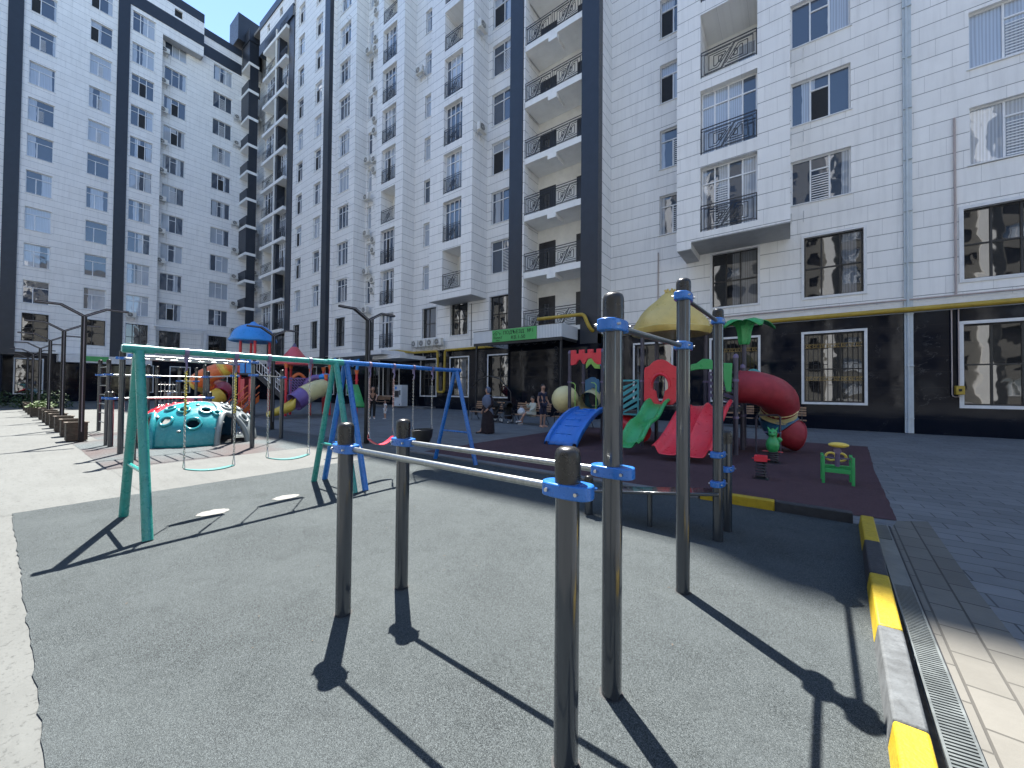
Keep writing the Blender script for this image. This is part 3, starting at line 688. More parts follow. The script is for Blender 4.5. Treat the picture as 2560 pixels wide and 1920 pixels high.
sheet('path', [(-10.5, 1.35), (-7.8, 1.35), (-7.8, 6.6), (-10.5, 6.6)], .008, 'concrete_rough', .012)
sheet('playground_surface', [(-7.8, .16), (kx(.16)+.02, .16), (kx(6.25)+.04, 6.25), (-7.8, 6.25)], .012, 'rubber_grey', .009, .08)
sheet('playground_surface', [(-7.6, 6.46), (-1.0, 6.40), (.9, 6.72), (1.06, 6.74), (1.36, 10.6), (1.83, 15.5), (-7.5, 15.5), (-7.6, 9.0)], .008, 'rubber_maroon', .012, .2)
sheet('playground_surface', [(-16.1, 1.3), (-10.5, 1.3), (-10.5, 6.45), (-18.85, 6.45), (-18.85, 1.85), (-16.6, 1.85)], .008, 'rubber_faded', .012, .2)
sheet('pavement', [(dx_(.7)+.13, .7), (1.0, .7), (1.22, 4.9), (1.37, 6.95), (1.06, 6.74), (dx_(6.3)+.15, 6.3)], .004, 'paving_border')
sheet('path', [(-16.42, 6.7), (-16.28, 6.7), (-16.15, 18), (-16.29, 18)], .003, 'concrete_pale')
sheet('path', [(-40, 8.3), (-16.5, 8.3), (-16.5, 8.42), (-40, 8.42)], .003, 'concrete_pale')
for cx, cy, rx, ry in ((-5.91, 1.67, .11, .14), (-5.92, 2.54, .10, .15)):
    q = MB(); n = 26; pts = [(cx+rx*math.cos(t)*(1+.3*random.random()), cy+ry*math.sin(t)*(1+.3*random.random()), .0165) for t in [2*math.pi*i/n for i in range(n)]]
    q.add(pts, [tuple(range(n))]); o = q.build('worn_patch', 'stain_chalk', smooth=False); o['kind'] = 'structure'
q = MB(); q.box(-7.8, 6.22, 0, -1.12, 6.40, .05); o = q.build('kerb', 'concrete_kerb', bevel=.012); o['kind'] = 'structure'
q = MB(); q.box(-15.1, 20.9, 0, -9.8, Y0, .16); q.box(-35, 20.6, 0, -24, Y0, .14); o = q.build('pavement', 'concrete_kerb'); o['kind'] = 'structure'

# painted kerb stones
ks = [(6.2, 5.2, 'kerb_yellow', 'yellow kerb stone at the far corner of the grey pad, in shade'), (5.2, 4.28, 'kerb_black', 'black painted kerb stone between the corner yellow stone and the half shaded yellow one'),
      (4.28, 3.35, 'kerb_yellow', 'yellow kerb stone lying half in shade beside the drain'), (3.35, 2.42, 'kerb_grey', 'worn grey kerb stone between two bright yellow ones'),
      (2.42, 1.5, 'kerb_yellow', 'sunlit yellow kerb stone nearest the camera'), (1.5, .6, 'kerb_black', 'black painted kerb stone below the frame beside the camera')]
for a, b_, m, l in ks:
    q = MB(); w_ = .128
    for (y, e) in ((b_+.004, 0), (a-.004, 1)): pass
    ya, yb = b_+.003, a-.003
    q.add([(kx(ya)-.012, ya, -.05), (kx(ya)+w_+.01, ya, -.05), (kx(yb)+w_+.01, yb, -.05), (kx(yb)-.012, yb, -.05),
           (kx(ya)+.014, ya, .14), (kx(ya)+w_, ya, .14), (kx(yb)+w_, yb, .14), (kx(yb)+.014, yb, .14)],
          [(0, 3, 2, 1), (4, 5, 6, 7), (0, 1, 5, 4), (1, 2, 6, 5), (2, 3, 7, 6), (3, 0, 4, 7)])
    tag(q.build('kerb_stone', m, bevel=.012), l, 'kerb stone', 'painted kerb stones')
for x0, x1, m, l in ((-1.1, -.188, 'kerb_yellow', 'yellow kerb stone crossing behind the tall bars, left of the black one'), (-.184, .60, 'kerb_black', 'black kerb stone on the far side of the grey pad'),):
    q = MB(); q.box(x0, 6.22, -.05, x1, 6.35, .14); tag(q.build('kerb_stone', m, bevel=.012), l, 'kerb stone', 'painted kerb stones')

# drain channel with its grating
dx = lambda y: .535+(y-2.45)*.067
D = thing('drain_channel', 'metal grated drain channel running along the painted kerb', 'drain', (.6, 3.5, 0), world=True)
q = MB(); q.add([(kx(.7)+.13, .7, .006), (dx(.7)-.005, .7, .006), (dx(6.4)-.005, 6.4, .006), (kx(6.1)+.13, 6.1, .006)], [(0, 1, 2, 3)]); o = q.build('dark_strip', 'soil', smooth=False); o['kind'] = 'structure'  # dark strip between the kerb and the drain
q = MB(); q.add([(dx(.7), .7, .008), (dx(.7)+.125, .7, .008), (dx(6.4)+.15, 6.4, .008), (dx(6.4), 6.4, .008)], [(0, 1, 2, 3)]); q.build('channel', 'hole', D, smooth=False)
q = MB(); y = .72
while y < 6.36:
    a = dx(y)+.008; e = dx(y)+.118
    if not (4.45 < y < 5.75):
        q.add([(a, y, .022), (e, y+.018, .022), (e, y+.030, .022), (a, y+.012, .022), (a, y, .010), (e, y+.018, .010), (e, y+.030, .010), (a, y+.012, .010)], [(0, 1, 2, 3), (0, 4, 5, 1), (2, 6, 7, 3)])
    y += .0235
q.add([(dx(4.45)+.008, 4.45, .022), (dx(4.45)+.118, 4.47, .022), (dx(5.75)+.12, 5.75, .022), (dx(5.75)+.008, 5.75, .022)], [(0, 1, 2, 3)])
for s_ in (0, .115): q.add([(dx(.7)+s_, .7, .024), (dx(.7)+s_+.011, .7, .024), (dx(6.38)+s_+.011, 6.38, .024), (dx(6.38)+s_, 6.38, .024), (dx(.7)+s_, .7, .0), (dx(.7)+s_+.011, .7, .0), (dx(6.38)+s_+.011, 6.38, 0), (dx(6.38)+s_, 6.38, 0)], [(0, 1, 2, 3), (0, 4, 7, 3), (1, 5, 6, 2)])
q.build('grating', 'grate', D, smooth=False)

# ------------------------------------------------------------------ workout frame in front
def post(par, x, y, h, r=.052, cap=.15, mat='post_paint', z0=0.0, nm='post'):
    q = MB(); n = 40; prof = []
    vs = []
    for z in (z0, h-cap*.4):
        for i in range(n):
            t = 2*math.pi*i/n; rr = r*(1-.035*max(0, math.cos(4*t))**6); vs.append((x+rr*math.cos(t), y+rr*math.sin(t), z))
    q.add(vs, [(i, (i+1) % n, n+(i+1) % n, n+i) for i in range(n)])
    p = q.build(nm, mat, par, recalc=False)
    c = MB(); R_ = r*1.075; z1 = h
    c.lathe([(R_, z1-cap), (R_, z1-.045), (R_*.97, z1-.028), (R_*.85, z1-.012), (R_*.6, z1-.003), (1e-4, z1)], (x, y, 0), 32); c.build('cap', 'cap_black', p)
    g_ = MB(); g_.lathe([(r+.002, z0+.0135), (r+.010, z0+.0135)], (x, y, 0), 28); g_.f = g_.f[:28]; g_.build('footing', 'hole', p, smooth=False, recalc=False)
    return p
def clamp(par, x, y, z, ang, r=.052, hh=.03, ext=.085):
    """bolted two-part clamp, long side along ang"""
    q = MB(); R_ = r+.014; pts = []
    for i in range(28):
        t = 2*math.pi*i/28; cx, cy = math.cos(t)*R_, math.sin(t)*R_
        px = cx+ (ext-R_*.5)*(1 if cx > 0 else -1)*min(1, abs(cx)/R_*1.6); pts.append((px, cy*.95))
    q.prism(pts, -hh, hh, 'z')
    mt = Matrix.Translation((x, y, z)) @ Matrix.Rotation(ang, 4, 'Z'); q.xf(mt); c = q.build('clamp', 'clamp_blue', par, bevel=.006)
    bq = MB()
    for sx in (-1, 1):
        for sy in (-1, 1): bq.cyl((sx*ext*.82, sy*(R_*.80), 0), (sx*ext*.82, sy*(R_+.004), 0), .008, n=10)
    bq.xf(mt); bq.build('bolt', 'bolt', c)
    return c
W = thing('workout_frame', 'dark steel outdoor workout frame with silver bars and blue clamps, nearest the camera', 'exercise frame', (-1.3, 2.6, 0), world=True)
PB = {'a': (-2.56, 1.49, 1.36), 'b': (-2.53, 1.965, 1.36), 'c': (-.779, 1.471, 1.36), 'd': (-.767, 1.95, 2.125), 'e': (-.70, 3.27, 2.51), 'f': (-.64, 4.62, 2.50), 'g': (-.60, 5.01, 1.16), 'h': (-2.115, 4.57, .507)}
PO = {k: post(W, *v) for k, v in PB.items()}
def bar(par, a, b_, r=.0185, mat='galvanised', nm='bar'): q = MB(); q.cyl(a, b_, r, n=20); return q.build(nm, mat, par)
bar(W, (-2.52, 1.49, 1.175), (-.82, 1.471, 1.175)); bar(W, (-2.49, 1.965, 1.175), (-.81, 1.95, 1.175))
bar(W, (-.767, 1.98, 1.945), (-.70, 3.24, 1.965)); bar(W, (-.70, 3.30, 2.36), (-.64, 4.59, 2.36))
for k, z, ang in (('a', 1.175, 0), ('b', 1.175, 0), ('c', 1.175, 0), ('d', 1.175, 0), ('d', 1.945, R(88)), ('e', 1.965, R(88)), ('e', 2.36, R(88)), ('f', 2.36, R(88)), ('f', .93, R(80)), ('f', .62, R(80)), ('g', .72, R(80)), ('h', .33, 0)):
    clamp(PO[k], PB[k][0], PB[k][1], z, ang)
q = MB(); q.prism([(-2.06, .30), (-.62, .50), (-.62, .535), (-2.06, .335)], 4.52, 4.80, 'y'); q.build('bench_board', 'p_grey', W, bevel=.01).data.materials[0] = MATS['post_paint']
q = MB(); q.cyl((-1.35, 4.6, 0), (-1.35, 4.6, .40), .03); q.build('brace', 'post_paint', W)

# ------------------------------------------------------------------ swing frames
def swing_frame(nm, label, ya, yb, mat, x=-5.97, z=2.02, hx=.62):
    s = thing(nm, label, 'swing frame', (x, (ya+yb)/2, 0), 'swing frames', world=True)
    q = MB(); q.cyl((x, ya-.10, z+.01), (x, yb+.10, z), .040, n=24); bm_ = q.build('beam', mat, s)
    for y, sg in ((ya, -1), (yb, 1)):
        q = MB(); q.cyl((x, y-.13, z+.005), (x, y+.13, z+.005), .049, n=24); q.cyl((x, y-.14, z+.005), (x, y-.13, z+.005), .042, n=24); q.build('sleeve', mat, s)
        q = MB()
        for yy in (y-.07, y+.07): q.cyl((x, yy, z+.04), (x, yy, z+.062), .009, n=8); q.sph((x, yy, z+.066), .012, 8)
        q.build('bolt', 'bolt', s)
        for sx in (-1, 1):
            q = MB(); q.cyl((x+sx*.03, y, z-.02), (x+sx*hx, y, .012), .043, .046, n=24); q.build('leg', mat, s)
        q = MB(); t = (z-.68)/z; q.cyl((x-.03-hx*t*.95, y, .68), (x+.03+hx*t*.95, y, .68), .021, n=14); q.build('crossbar', mat, s)
    return s
swing_frame('swing_stand', 'teal painted A-shaped swing frame standing in the sun', .965, 3.27, 'swing_teal')
swing_frame('swing_stand', 'blue painted A-shaped swing frame standing mostly in shade', 3.46, 6.03, 'swing_blue', x=-5.98, z=2.02)
def chain_mesh(q, a, b_, link=.042, r=.0035, w_=.011):
    a, b_ = Vector(a), Vector(b_); L = (b_-a).length; n = int(L/(link*.74)); d = (b_-a)/L; u = d.orthogonal().normalized(); v = d.cross(u)
    for i in range(n):
        c = a+d*(i+.5)*L/n; s_ = u if i % 2 else v; pts = []
        for k in range(8):
            t = 2*math.pi*k/8; pts.append(c+d*math.cos(t)*link*.5+s_*math.sin(t)*w_)
        q.tube(pts, r, 5, closed=True)
def swing(label, y0, y1, zs, seat, mat, sleeve=None, x=-5.97, zt=2.0, sag=.07, bucket=False):
    s = thing('swing', label, 'swing', (x, (y0+y1)/2, 0), 'swings', world=True)
    for y, z in ((y0, zs[0]), (y1, zs[1])):
        q = MB(); q.cyl((x, y-.022, zt+.02), (x, y+.022, zt+.02), .052, n=20); q.box(x-.012, y-.02, zt-.10, x+.012, y+.02, zt-.02)
        q.tube([(x, y, zt-.08), (x+.03, y, zt-.13), (x+.02, y, zt-.19), (x-.02, y, zt-.21)], .011, 8); q.build('hanger', 'violet', s)
        q = MB(); chain_mesh(q, (x, y, zt-.16), (x, y, z+.12)); 
        q.tube([(x-.045, y, z+.01), (x, y, z+.14), (x+.045, y, z+.01)], .005, 6, closed=True); q.build('chain', 'chain', s, recalc=False)
        if sleeve:
            q = MB(); zz = zt-.22
            while zz > zt-.75:
                q.tube([(x+math.cos(t)*.013, y+math.sin(t)*.008, zz+math.sin(t*1.0)*.016) for t in [k*math.pi/4 for k in range(8)]], .007, 5, closed=True); zz -= .036
            q.build('chain_sleeve', sleeve, s, recalc=False)
    q = MB(); n = 14
    if not bucket:
        vs = []
        for i in range(n+1):
            t = i/n; y = y0+(y1-y0)*t; z = zs[0]*(1-t)+zs[1]*t-sag*(1-(2*t-1)**2)
            ww = .06*(.55+.45*min(1, 4*min(t, 1-t)+.1))
            vs += [(x-ww, y, z+.006), (x+ww, y, z+.006), (x+ww, y, z-.006), (x-ww, y, z-.006)]
        fs = []
        for i in range(n):
            for k in range(4): fs.append((i*4+k, i*4+(k+1) % 4, i*4+4+(k+1) % 4, i*4+4+k))
        q.add(vs, fs+[(0, 1, 2, 3), (n*4+3, n*4+2, n*4+1, n*4)])
    else:
        yc = (y0+y1)/2; zc = (zs[0]+zs[1])/2
        q.lathe([(.05, -.26), (.14, -.22), (.19, -.10), (.205, .04), (.19, .05), (.175, -.08), (.12, -.19), (.04, -.235)], (x, yc, zc), 20, .85, 1.15)
    q.build('seat', mat, s)
    return s
swing('teal belt swing nearest the camera, with yellow chain sleeves', 1.385, 1.90, (.60, .57), 'b', 'seat_teal', 'yellow_sleeve', sag=.035)
swing('teal belt swing with bare chains, second on the teal frame', 2.30, 2.87, (.61, .59), 'b', 'seat_teal', None, sag=.045)
swing('red belt swing hanging from the blue frame', 3.90, 4.40, (.72, .73), 'b', 'seat_red', 'pink_sleeve', sag=.13)
swing('black bucket swing at the far end of the blue frame', 4.86, 5.34, (.76, .74), 'b', 'seat_black', None, bucket=True)

# ------------------------------------------------------------------ street lamps and planters
lamp0 = thing('street_lamp', 'black two-armed street lamp', 'street lamp', (0, 0, 0), 'two-armed street lamps')
def lbox(q, a, b_, w_, t): # flat bar in the YZ plane
    a, b_ = Vector(a), Vector(b_); d = (b_-a).normalized(); n = Vector((0, -d.z, d.y))*t; X = Vector((w_, 0, 0))
    q.add([a-X-n, b_-X-n, b_+X-n, a+X-n, a-X+n, b_-X+n, b_+X+n, a+X+n], [(0, 1, 2, 3), (7, 6, 5, 4), (0, 4, 5, 1), (1, 5, 6, 2), (2, 6, 7, 3), (3, 7, 4, 0)])
q = MB(); q.box(-.055, -.055, .012, .055, .055, 3.62); q.build('pole', 'lamp_black', lamp0, bevel=.006)
q = MB(); q.box(.056, -.009, .3, .060, .009, 3.60); q.build('pole_strip', 'lamp_strip', lamp0, smooth=False)
q = MB(); q.box(-.13, -.13, 0, .13, .13, .014); q.build('base_plate', 'lamp_black', lamp0)
for s_ in (-1, 1):
    q = MB(); lbox(q, (0, 0, 3.60), (0, s_*.44, 3.87), .05, .032); lbox(q, (0, s_*.43, 3.87), (0, s_*.90, 3.87), .05, .028); ar = q.build('arm', 'lamp_black', lamp0)
    q = MB(); lbox(q, (.053, s_*.02, 3.61), (.053, s_*.44, 3.868), .004, .010); lbox(q, (.053, s_*.44, 3.87), (.053, s_*.89, 3.87), .004, .009); q.build('light_strip', 'lamp_strip', ar)
LS = [(-16.35, 1.49, 'tallest looking black two-armed lamp beside the nearest wooden planter'), (-21.4, 1.47, 'black two-armed lamp second from the planter end'), (-26.6, 1.44, 'black two-armed lamp third in the planter row'),
      (-32.6, 1.43, 'black two-armed lamp fourth in the planter row'), (-38.7, 1.42, 'black two-armed lamp fifth in the planter row, in shade'), (-44.5, 1.40, 'farthest black two-armed lamp of the planter row'),
      (-10.0, 6.46, 'black two-armed lamp standing behind the blue swing frame'), (-16.05, 6.33, 'black two-armed lamp in front of the blue domed play tower')]
lamp0.location = LS[0][:2]+(0,); lamp0['label'] = LS[0][2]
for x, y, l in LS[1:]: copy_tree(lamp0, (x, y, 0), l)
pl0 = thing('planter', 'planter', 'planter', (0, 0, 0), 'wooden box planters')
q = MB()
for k in range(4):
    z = .03+k*.125
    q.box(-.21, -.21, z, .21, -.18, z+.118); q.box(-.21, .18, z, .21, .21, z+.118); q.box(-.21, -.18, z, -.18, .18, z+.118); q.box(.18, -.18, z, .21, .18, z+.118)
q.build('box', 'timber_old', pl0, bevel=.004)
q = MB(); q.box(-.235, -.235, .53, .235, -.165, .555); q.box(-.235, .165, .53, .235, .235, .555); q.box(-.235, -.165, .53, -.165, .165, .555); q.box(.165, -.165, .53, .235, .165, .555); q.build('rim', 'timber_old', pl0)
q = MB(); q.box(-.179, -.179, .05, .179, .179, .47); q.build('soil', 'soil', pl0)
PX_ = [-16.85, -18.55, -20.5, -22.5, -24.4, -26.2, -28.4, -31.0, -33.6, -36.2, -39]
PN = ['nearest weathered wooden planter, at the foot of the tall lamp', 'weathered wooden planter second from the camera', 'weathered wooden planter third from the camera', 'weathered wooden planter fourth from the camera', 'weathered wooden planter fifth from the camera',
      'weathered wooden planter sixth from the camera', 'weathered wooden planter seventh from the camera', 'weathered wooden planter with bright green leaves', 'wooden planter just behind the leafy one', 'second wooden planter behind the leafy one', 'farthest wooden planter of the row']
pl0.location = (PX_[0], 1.44, 0); pl0['label'] = PN[0]
for x, l in zip(PX_[1:], PN[1:]): copy_tree(pl0, (x, 1.46 if x > -30 else 1.3, 0), l)
def leaves(name, label, cat, c, rad, n, size, mat, group=None, stems=True, flat=.7):
    t = thing(name, label, cat, c, group); q = MB()
    for i in range(n):
        u = Vector((random.gauss(0, 1), random.gauss(0, 1), random.gauss(0, 1))).normalized()*rad*random.random()**.4; u.z = abs(u.z)*flat*2-.0
        a = Vector((random.uniform(-1, 1), random.uniform(-1, 1), random.uniform(-.6, .8))).normalized()*size*random.uniform(.6, 1.4); b2 = a.cross(Vector((random.uniform(-1, 1), random.uniform(-1, 1), 1))).normalized()*size*.32
        q.add([u-a*.5, u+b2, u+a*.5, u-b2], [(0, 1, 2, 3)])
    q.build('foliage', mat, t, smooth=False, recalc=False)
    if stems:
        q = MB()
        for i in range(7): q.tube([(0, 0, -.1), (random.uniform(-.3, .3)*rad, random.uniform(-.3, .3)*rad, rad*flat*.5), (random.uniform(-.7, .7)*rad, random.uniform(-.7, .7)*rad, rad*flat)], .008, 5)
        q.build('stem', 'timber_old', t)
    return t
leaves('leafy_plant', 'bright green leafy plant growing in a planter far down the row', 'plant', (-31.0, 1.46, .5), .55, 420, .10, 'leaf_bright', flat=.3)
for x, y in ((-44, 1.5), (-46.5, .2), (-42, 2.6), (-49, 2.2)): leaves('shrub', 'dark green shrub in the shade beyond the planters', 'shrub', (x, y, .05), .9, 500, .16, 'leaf', 'shrubs beyond the planters')

# ------------------------------------------------------------------ climbing dome
Dm = thing('climbing_dome', 'teal, red and grey plastic climbing dome with round holes', 'climbing dome', (-14.2, 3.6, 0))
RX, HZ = 1.45, 1.18; A0 = R(19)
def dpt(az, el, off=0): # superellipse dome
    ce, se = math.cos(el), math.sin(el)
    r = (RX+off)*ce**.85; return Vector((r*math.cos(az), r*math.sin(az), (HZ+off)*se**.95 if se > 0 else 0))
for k, (m, nm) in enumerate((('p_teal', 'dome_panel'), ('p_red', 'dome_panel'), ('p_deepblue', 'dome_panel'), ('p_grey', 'dome_panel'))):  # rear panel made dark, rear holes left out, so the inside looks shaded
    a0 = A0-R(90)*(k+1); q = MB(); NA, NE = 40, 30; idx = {}
    for i in range(NA+1):
        for j in range(NE+1):
            az = a0+R(90)*i/NA; el = R(90)*j/NE; idx[i, j] = len(q.v); b_ = 0
            q.v.append(tuple(dpt(az, el)))
    for i in range(NA):
        for j in range(NE):
            fa = (i+.5)/NA; z = dpt(a0, R(90)*(j+.5)/NE).z; e = min(fa, 1-fa)
            arch = e < .17*math.sqrt(max(0, 1-(z/.80)**2)) if z < .80 else False
            holes = False
            for ha, he, hr in ((.16, 57, .10), (.42, 54, .12), (.74, 52, .13), (.28, 34, .135), (.58, 30, .17), (.88, 46, .08)):
                d = (dpt(a0+R(90)*fa, R(90)*(j+.5)/NE)-dpt(a0+R(90)*ha, R(he))).length
                if d < hr*.86 and k in (0, 3): holes = True
            if not arch and not holes: q.f.append((idx[i, j], idx[i+1, j], idx[i+1, j+1], idx[i, j+1]))
    pn = q.build(nm, m, Dm, recalc=False)
    md = pn.modifiers.new('t', 'SOLIDIFY'); md.thickness = .03
    q = MB()
    for ha, he, hr in ((.16, 57, .10), (.42, 54, .12), (.74, 52, .13), (.28, 34, .135), (.58, 30, .17), (.88, 46, .08)):
        c = dpt(a0+R(90)*ha, R(he)); u = (dpt(a0+R(90)*ha+.01, R(he))-c).normalized(); v = (dpt(a0+R(90)*ha, R(he)+.01)-c).normalized(); n = u.cross(v)
        q.tube([c+u*math.cos(t)*hr+v*math.sin(t)*hr+n*.012 for t in [2*math.pi*i/24 for i in range(24)]], .036, 10, closed=True)
    q.build('hole_rim', m, pn)
    q = MB()
    for ha, he in ((.12, 40), (.45, 20), (.82, 22), (.62, 66), (.36, 70), (.08, 12), (.9, 30)):
        c = dpt(a0+R(90)*ha, R(he), .01); q.sph(c, .05, 10, sz=.7)
    q.build('hand_hold', 'p_grey' if k == 0 else m, pn)
    q = MB(); pts = []
    for i in range(17):
        t = math.pi*i/16; e = .19*math.cos(t); z = .84*math.sin(t)
        az = a0+R(90)*e; lo, hi = 0, R(89)
        for _ in range(20):
            mid = (lo+hi)/2
            if dpt(az, mid).z < z: lo = mid
            else: hi = mid
        pts.append(dpt(az, lo, .02))
    q.tube(pts, .07, 10); q.build('arch_rim', m, pn)

# ------------------------------------------------------------------ second exercise frame
C = thing('jungle_gym', 'dark exercise frame with monkey bars, wall bars and a chain net around the dome', 'exercise frame', (-14, 3, 0), world=True)
P2 = [(-12.8, 1.79, 2.46), (-11.5, 1.80, 2.42), (-11.55, 4.08, 2.36), (-12.94, 4.1, 2.41), (-14.92, 1.82, 1.46), (-14.49, 1.84, 1.46), (-14.9, 3.95, 1.46), (-14.5, 3.95, 1.46),
      (-15.06, 4.04, 2.12), (-12.94, 5.37, 2.17), (-19.93, 2.23, 2.55), (-18.71, 2.29, 2.52), (-19.0, 5.0, 2.5), (-20.72, 3.64, 2.5), (-20.98, 3.95, 2.45), (-21.16, 4.7, 2.45), (-20.88, 5.2, 2.45)]
P2o = [post(C, x, y, h, .055) for x, y, h in P2]
for x in (-12.75, -11.57): bar(C, (x, 1.8, 2.27), (x-.05, 4.08, 2.27), .022)
for i in range(8): bar(C, (-12.77, 1.98+i*.27, 2.27), (-11.58, 1.98+i*.27, 2.27), .017, nm='rung')
for i in (0, 1, 2, 3): clamp(P2o[i], P2[i][0], P2[i][1], 2.27, R(90), .055)
for a, b_, z in ((4, 6, 1.28), (5, 7, 1.28), (8, 3, 1.93), (2, 9, 1.93), (10, 14, 2.0), (11, 12, 2.0), (13, 14, 2.0), (15, 16, 1.85)):
    bar(C, (P2[a][0], P2[a][1], z), (P2[b_][0], P2[b_][1], z), .02); clamp(P2o[a], P2[a][0], P2[a][1], z, R(90), .055); clamp(P2o[b_], P2[b_][0], P2[b_][1], z, R(90), .055)
for i in range(7): bar(C, (-19.93, 2.23, .35+i*.32), (-18.71, 2.29, .35+i*.32), .017, nm='rung')
q = MB()
for i in range(6):
    z = .3+i*.28; chain_mesh(q, (-20.98, 3.95, z), (-21.16, 4.7, z), .06, .006, .018)
    y = 3.95+.13*i; chain_mesh(q, (-21.0-.03*i, y, .2), (-21.0-.03*i, y, 1.8), .06, .005, .018)
q.build('chain_net', 'chain', C, recalc=False)

q = MB()
for i in range(70):
    x, y = random.uniform(-7.5, .35), random.uniform(.3, 6.1); a = random.uniform(0, 6.28); l_ = random.uniform(.004, .016)
    q.add([(x-math.cos(a)*l_, y-math.sin(a)*l_, .016), (x+math.sin(a)*l_*.4, y-math.cos(a)*l_*.4, .018), (x+math.cos(a)*l_, y+math.sin(a)*l_, .019), (x-math.sin(a)*l_*.4, y+math.cos(a)*l_*.4, .017)], [(0, 1, 2, 3)])
o = q.build('litter', 'timber_old', smooth=False); o['kind'] = 'stuff'; o['label'] = 'tiny dry leaves and crumbs scattered over the grey rubber surface'; o['category'] = 'litter'

# ------------------------------------------------------------------ entrance canopy, pipes, wall fittings
En = thing('entrance_canopy', 'corrugated pale canopy with a green sign over the building entrance', 'canopy', (-13.2, 18.1, 0), world=True)
q = MB(); q.box(-16.4, 18.1, 4.53, -10.0, 18.14, 5.26); q.box(-10.04, 18.14, 4.53, -10.0, Y0-1.9, 5.26); q.box(-16.4, 18.14, 4.53, -16.36, Y0-.05, 5.26); q.build('fascia', 'corrugated', En, smooth=False)
q = MB(); q.box(-16.36, 18.14, 4.6, -10.04, 19.95, 5.1); q.build('roof', 'charcoal', En, smooth=False)
q = MB(); q.box(-16.42, 18.08, 5.26, -9.98, 18.2, 5.29); q.box(-16.38, 18.11, 4.36, -10.02, 18.2, 4.529); q.box(-10.1, 18.2, 4.38, -10.02, 19.95, 4.529); q.build('trim', 'iron', En, smooth=False)
q = MB(); q.box(-14.81, 18.04, 4.52, -11.60, 18.098, 5.235); sg = q.build('sign', 'sign_green', En, smooth=False)
def text(body, size, x, y, z, par, org, mat='ink', bold=.007, align='LEFT', nm='lettering'):
    c = bpy.data.curves.new(nm, 'FONT'); c.body = body; c.size = size; c.extrude = .004; c.align_x = align; c.space_character = 1.08
    o = bpy.data.objects.new(nm, c); COL.objects.link(o); bpy.context.view_layer.update()
    me = bpy.data.meshes.new_from_object(o.evaluated_get(bpy.context.evaluated_depsgraph_get())); bpy.data.objects.remove(o)
    me.name = nm; me.materials.clear(); me.materials.append(MATS[mat]); ob = bpy.data.objects.new(nm, me); COL.objects.link(ob)
    ob.parent = par; ob.location = Vector((x, y, z))-org; ob.rotation_euler = (math.pi/2, 0, 0); return ob
text('ПОДЪЕЗД  №1', .285, -12.86, 18.03, 4.93, sg, ORI[En], align='CENTER'); text('КВ.1-50', .285, -12.86, 18.03, 4.62, sg, ORI[En], align='CENTER')
text('KANAT', .19, -14.36, 18.03, 4.69, sg, ORI[En], align='CENTER', bold=.003); text('GROUP', .09, -14.36, 18.03, 4.57, sg, ORI[En], align='CENTER', bold=.002)
q = MB()
for pts in (((-14.74, 4.97), (-14.45, 5.16), (-14.12, 4.97)), ((-14.66, 4.99), (-14.66, 4.74)), ((-14.22, 5.02), (-14.22, 4.90)), ((-14.53, 4.93), (-14.53, 5.02), (-14.43, 5.02), (-14.43, 4.93), (-14.53, 4.93))):
    for a, b_ in zip(pts, pts[1:]): q.tube([(a[0], 18.03, a[1]), (b_[0], 18.03, b_[1])], .012, 6)
q.build('emblem', 'ink', sg)
for x in (-10.12, -16.25):
    q = MB(); q.box(x-.05, 18.2, 0, x+.05, 18.3, 4.38); q.box(x-.07, 18.2, 0, x+.07, 18.32, .3)
    s_ = -1 if x > -12 else 1
    for k in range(7):
        z = 3.9-.28*k
        q.tube([(x+s_*(.30+.16*(1-t/9)*math.cos(t*.9)), 18.26, z+.14*(1-t/9)*math.sin(t*.9)) for t in range(9)], .012, 6)
    q.build('column', 'iron', En)
for k in range(9):
    q = MB(); q.tube([(-15.6+.6*k, 18.25, 4.36), (-15.45+.6*k, 18.25, 4.22), (-15.3+.6*k, 18.25, 4.25), (-15.25+.6*k, 18.25, 4.34)], .012, 6); q.build('ornament', 'iron', En)
q = MB(); q.box(-13.98, 20.02, 0, -9.85, 20.2, 5.17); q.build('stone_wall', 'granite', A, smooth=False)

def pipe(nm, label, pts, r, mat, cat='pipe', group=None):
    q = MB(); fin = []
    for i, p in enumerate(pts):           # rounded corners
        p = Vector(p)
        if 0 < i < len(pts)-1:
            a = (Vector(pts[i-1])-p).normalized(); c = (Vector(pts[i+1])-p).normalized(); e = min(r*2.2, (Vector(pts[i-1])-p).length*.45, (Vector(pts[i+1])-p).length*.45)
            for t in (0, .25, .5, .75, 1): fin.append(p+a*e*(1-t)**2+c*e*t**2)
        else: fin.append(p)
    q.tube(fin, r, 14); return tag(q.build(nm, mat), label, cat, group)
pipe('gas_pipe', 'thick yellow gas pipe running along the right wall above the black stone', [(18, 21.70, 4.98), (-9.0, 21.70, 4.98), (-9.05, 19.75, 5.0), (-9.3, 19.75, 5.45), (-9.5, 19.75, 5.95), (-12.2, 19.75, 5.98), (-12.6, 19.75, 5.98)], .105, 'pipe_yellow')
pipe('gas_pipe', 'yellow gas pipe bending down in a U between the ground floor windows', [(-36, 20.3, 4.86), (-27.3, 20.3, 4.88), (-26.6, 21.6, 4.78), (-23.52, 21.6, 4.75), (-23.50, 21.6, 1.38), (-22.72, 21.6, 1.38), (-22.66, 21.6, 4.77), (-16.4, 21.6, 4.79)], .10, 'pipe_yellow')
pipe('conduit', 'thin pinkish pipe above the yellow gas pipe', [(18, 21.80, 5.40), (-8.7, 21.80, 5.40)], .035, 'pipe_pink')
pipe('conduit', 'thin rusty pink vertical pipe left of the far right windows', [(5.10, 21.84, 12.3), (5.10, 21.84, 5.42)], .035, 'pipe_pink')
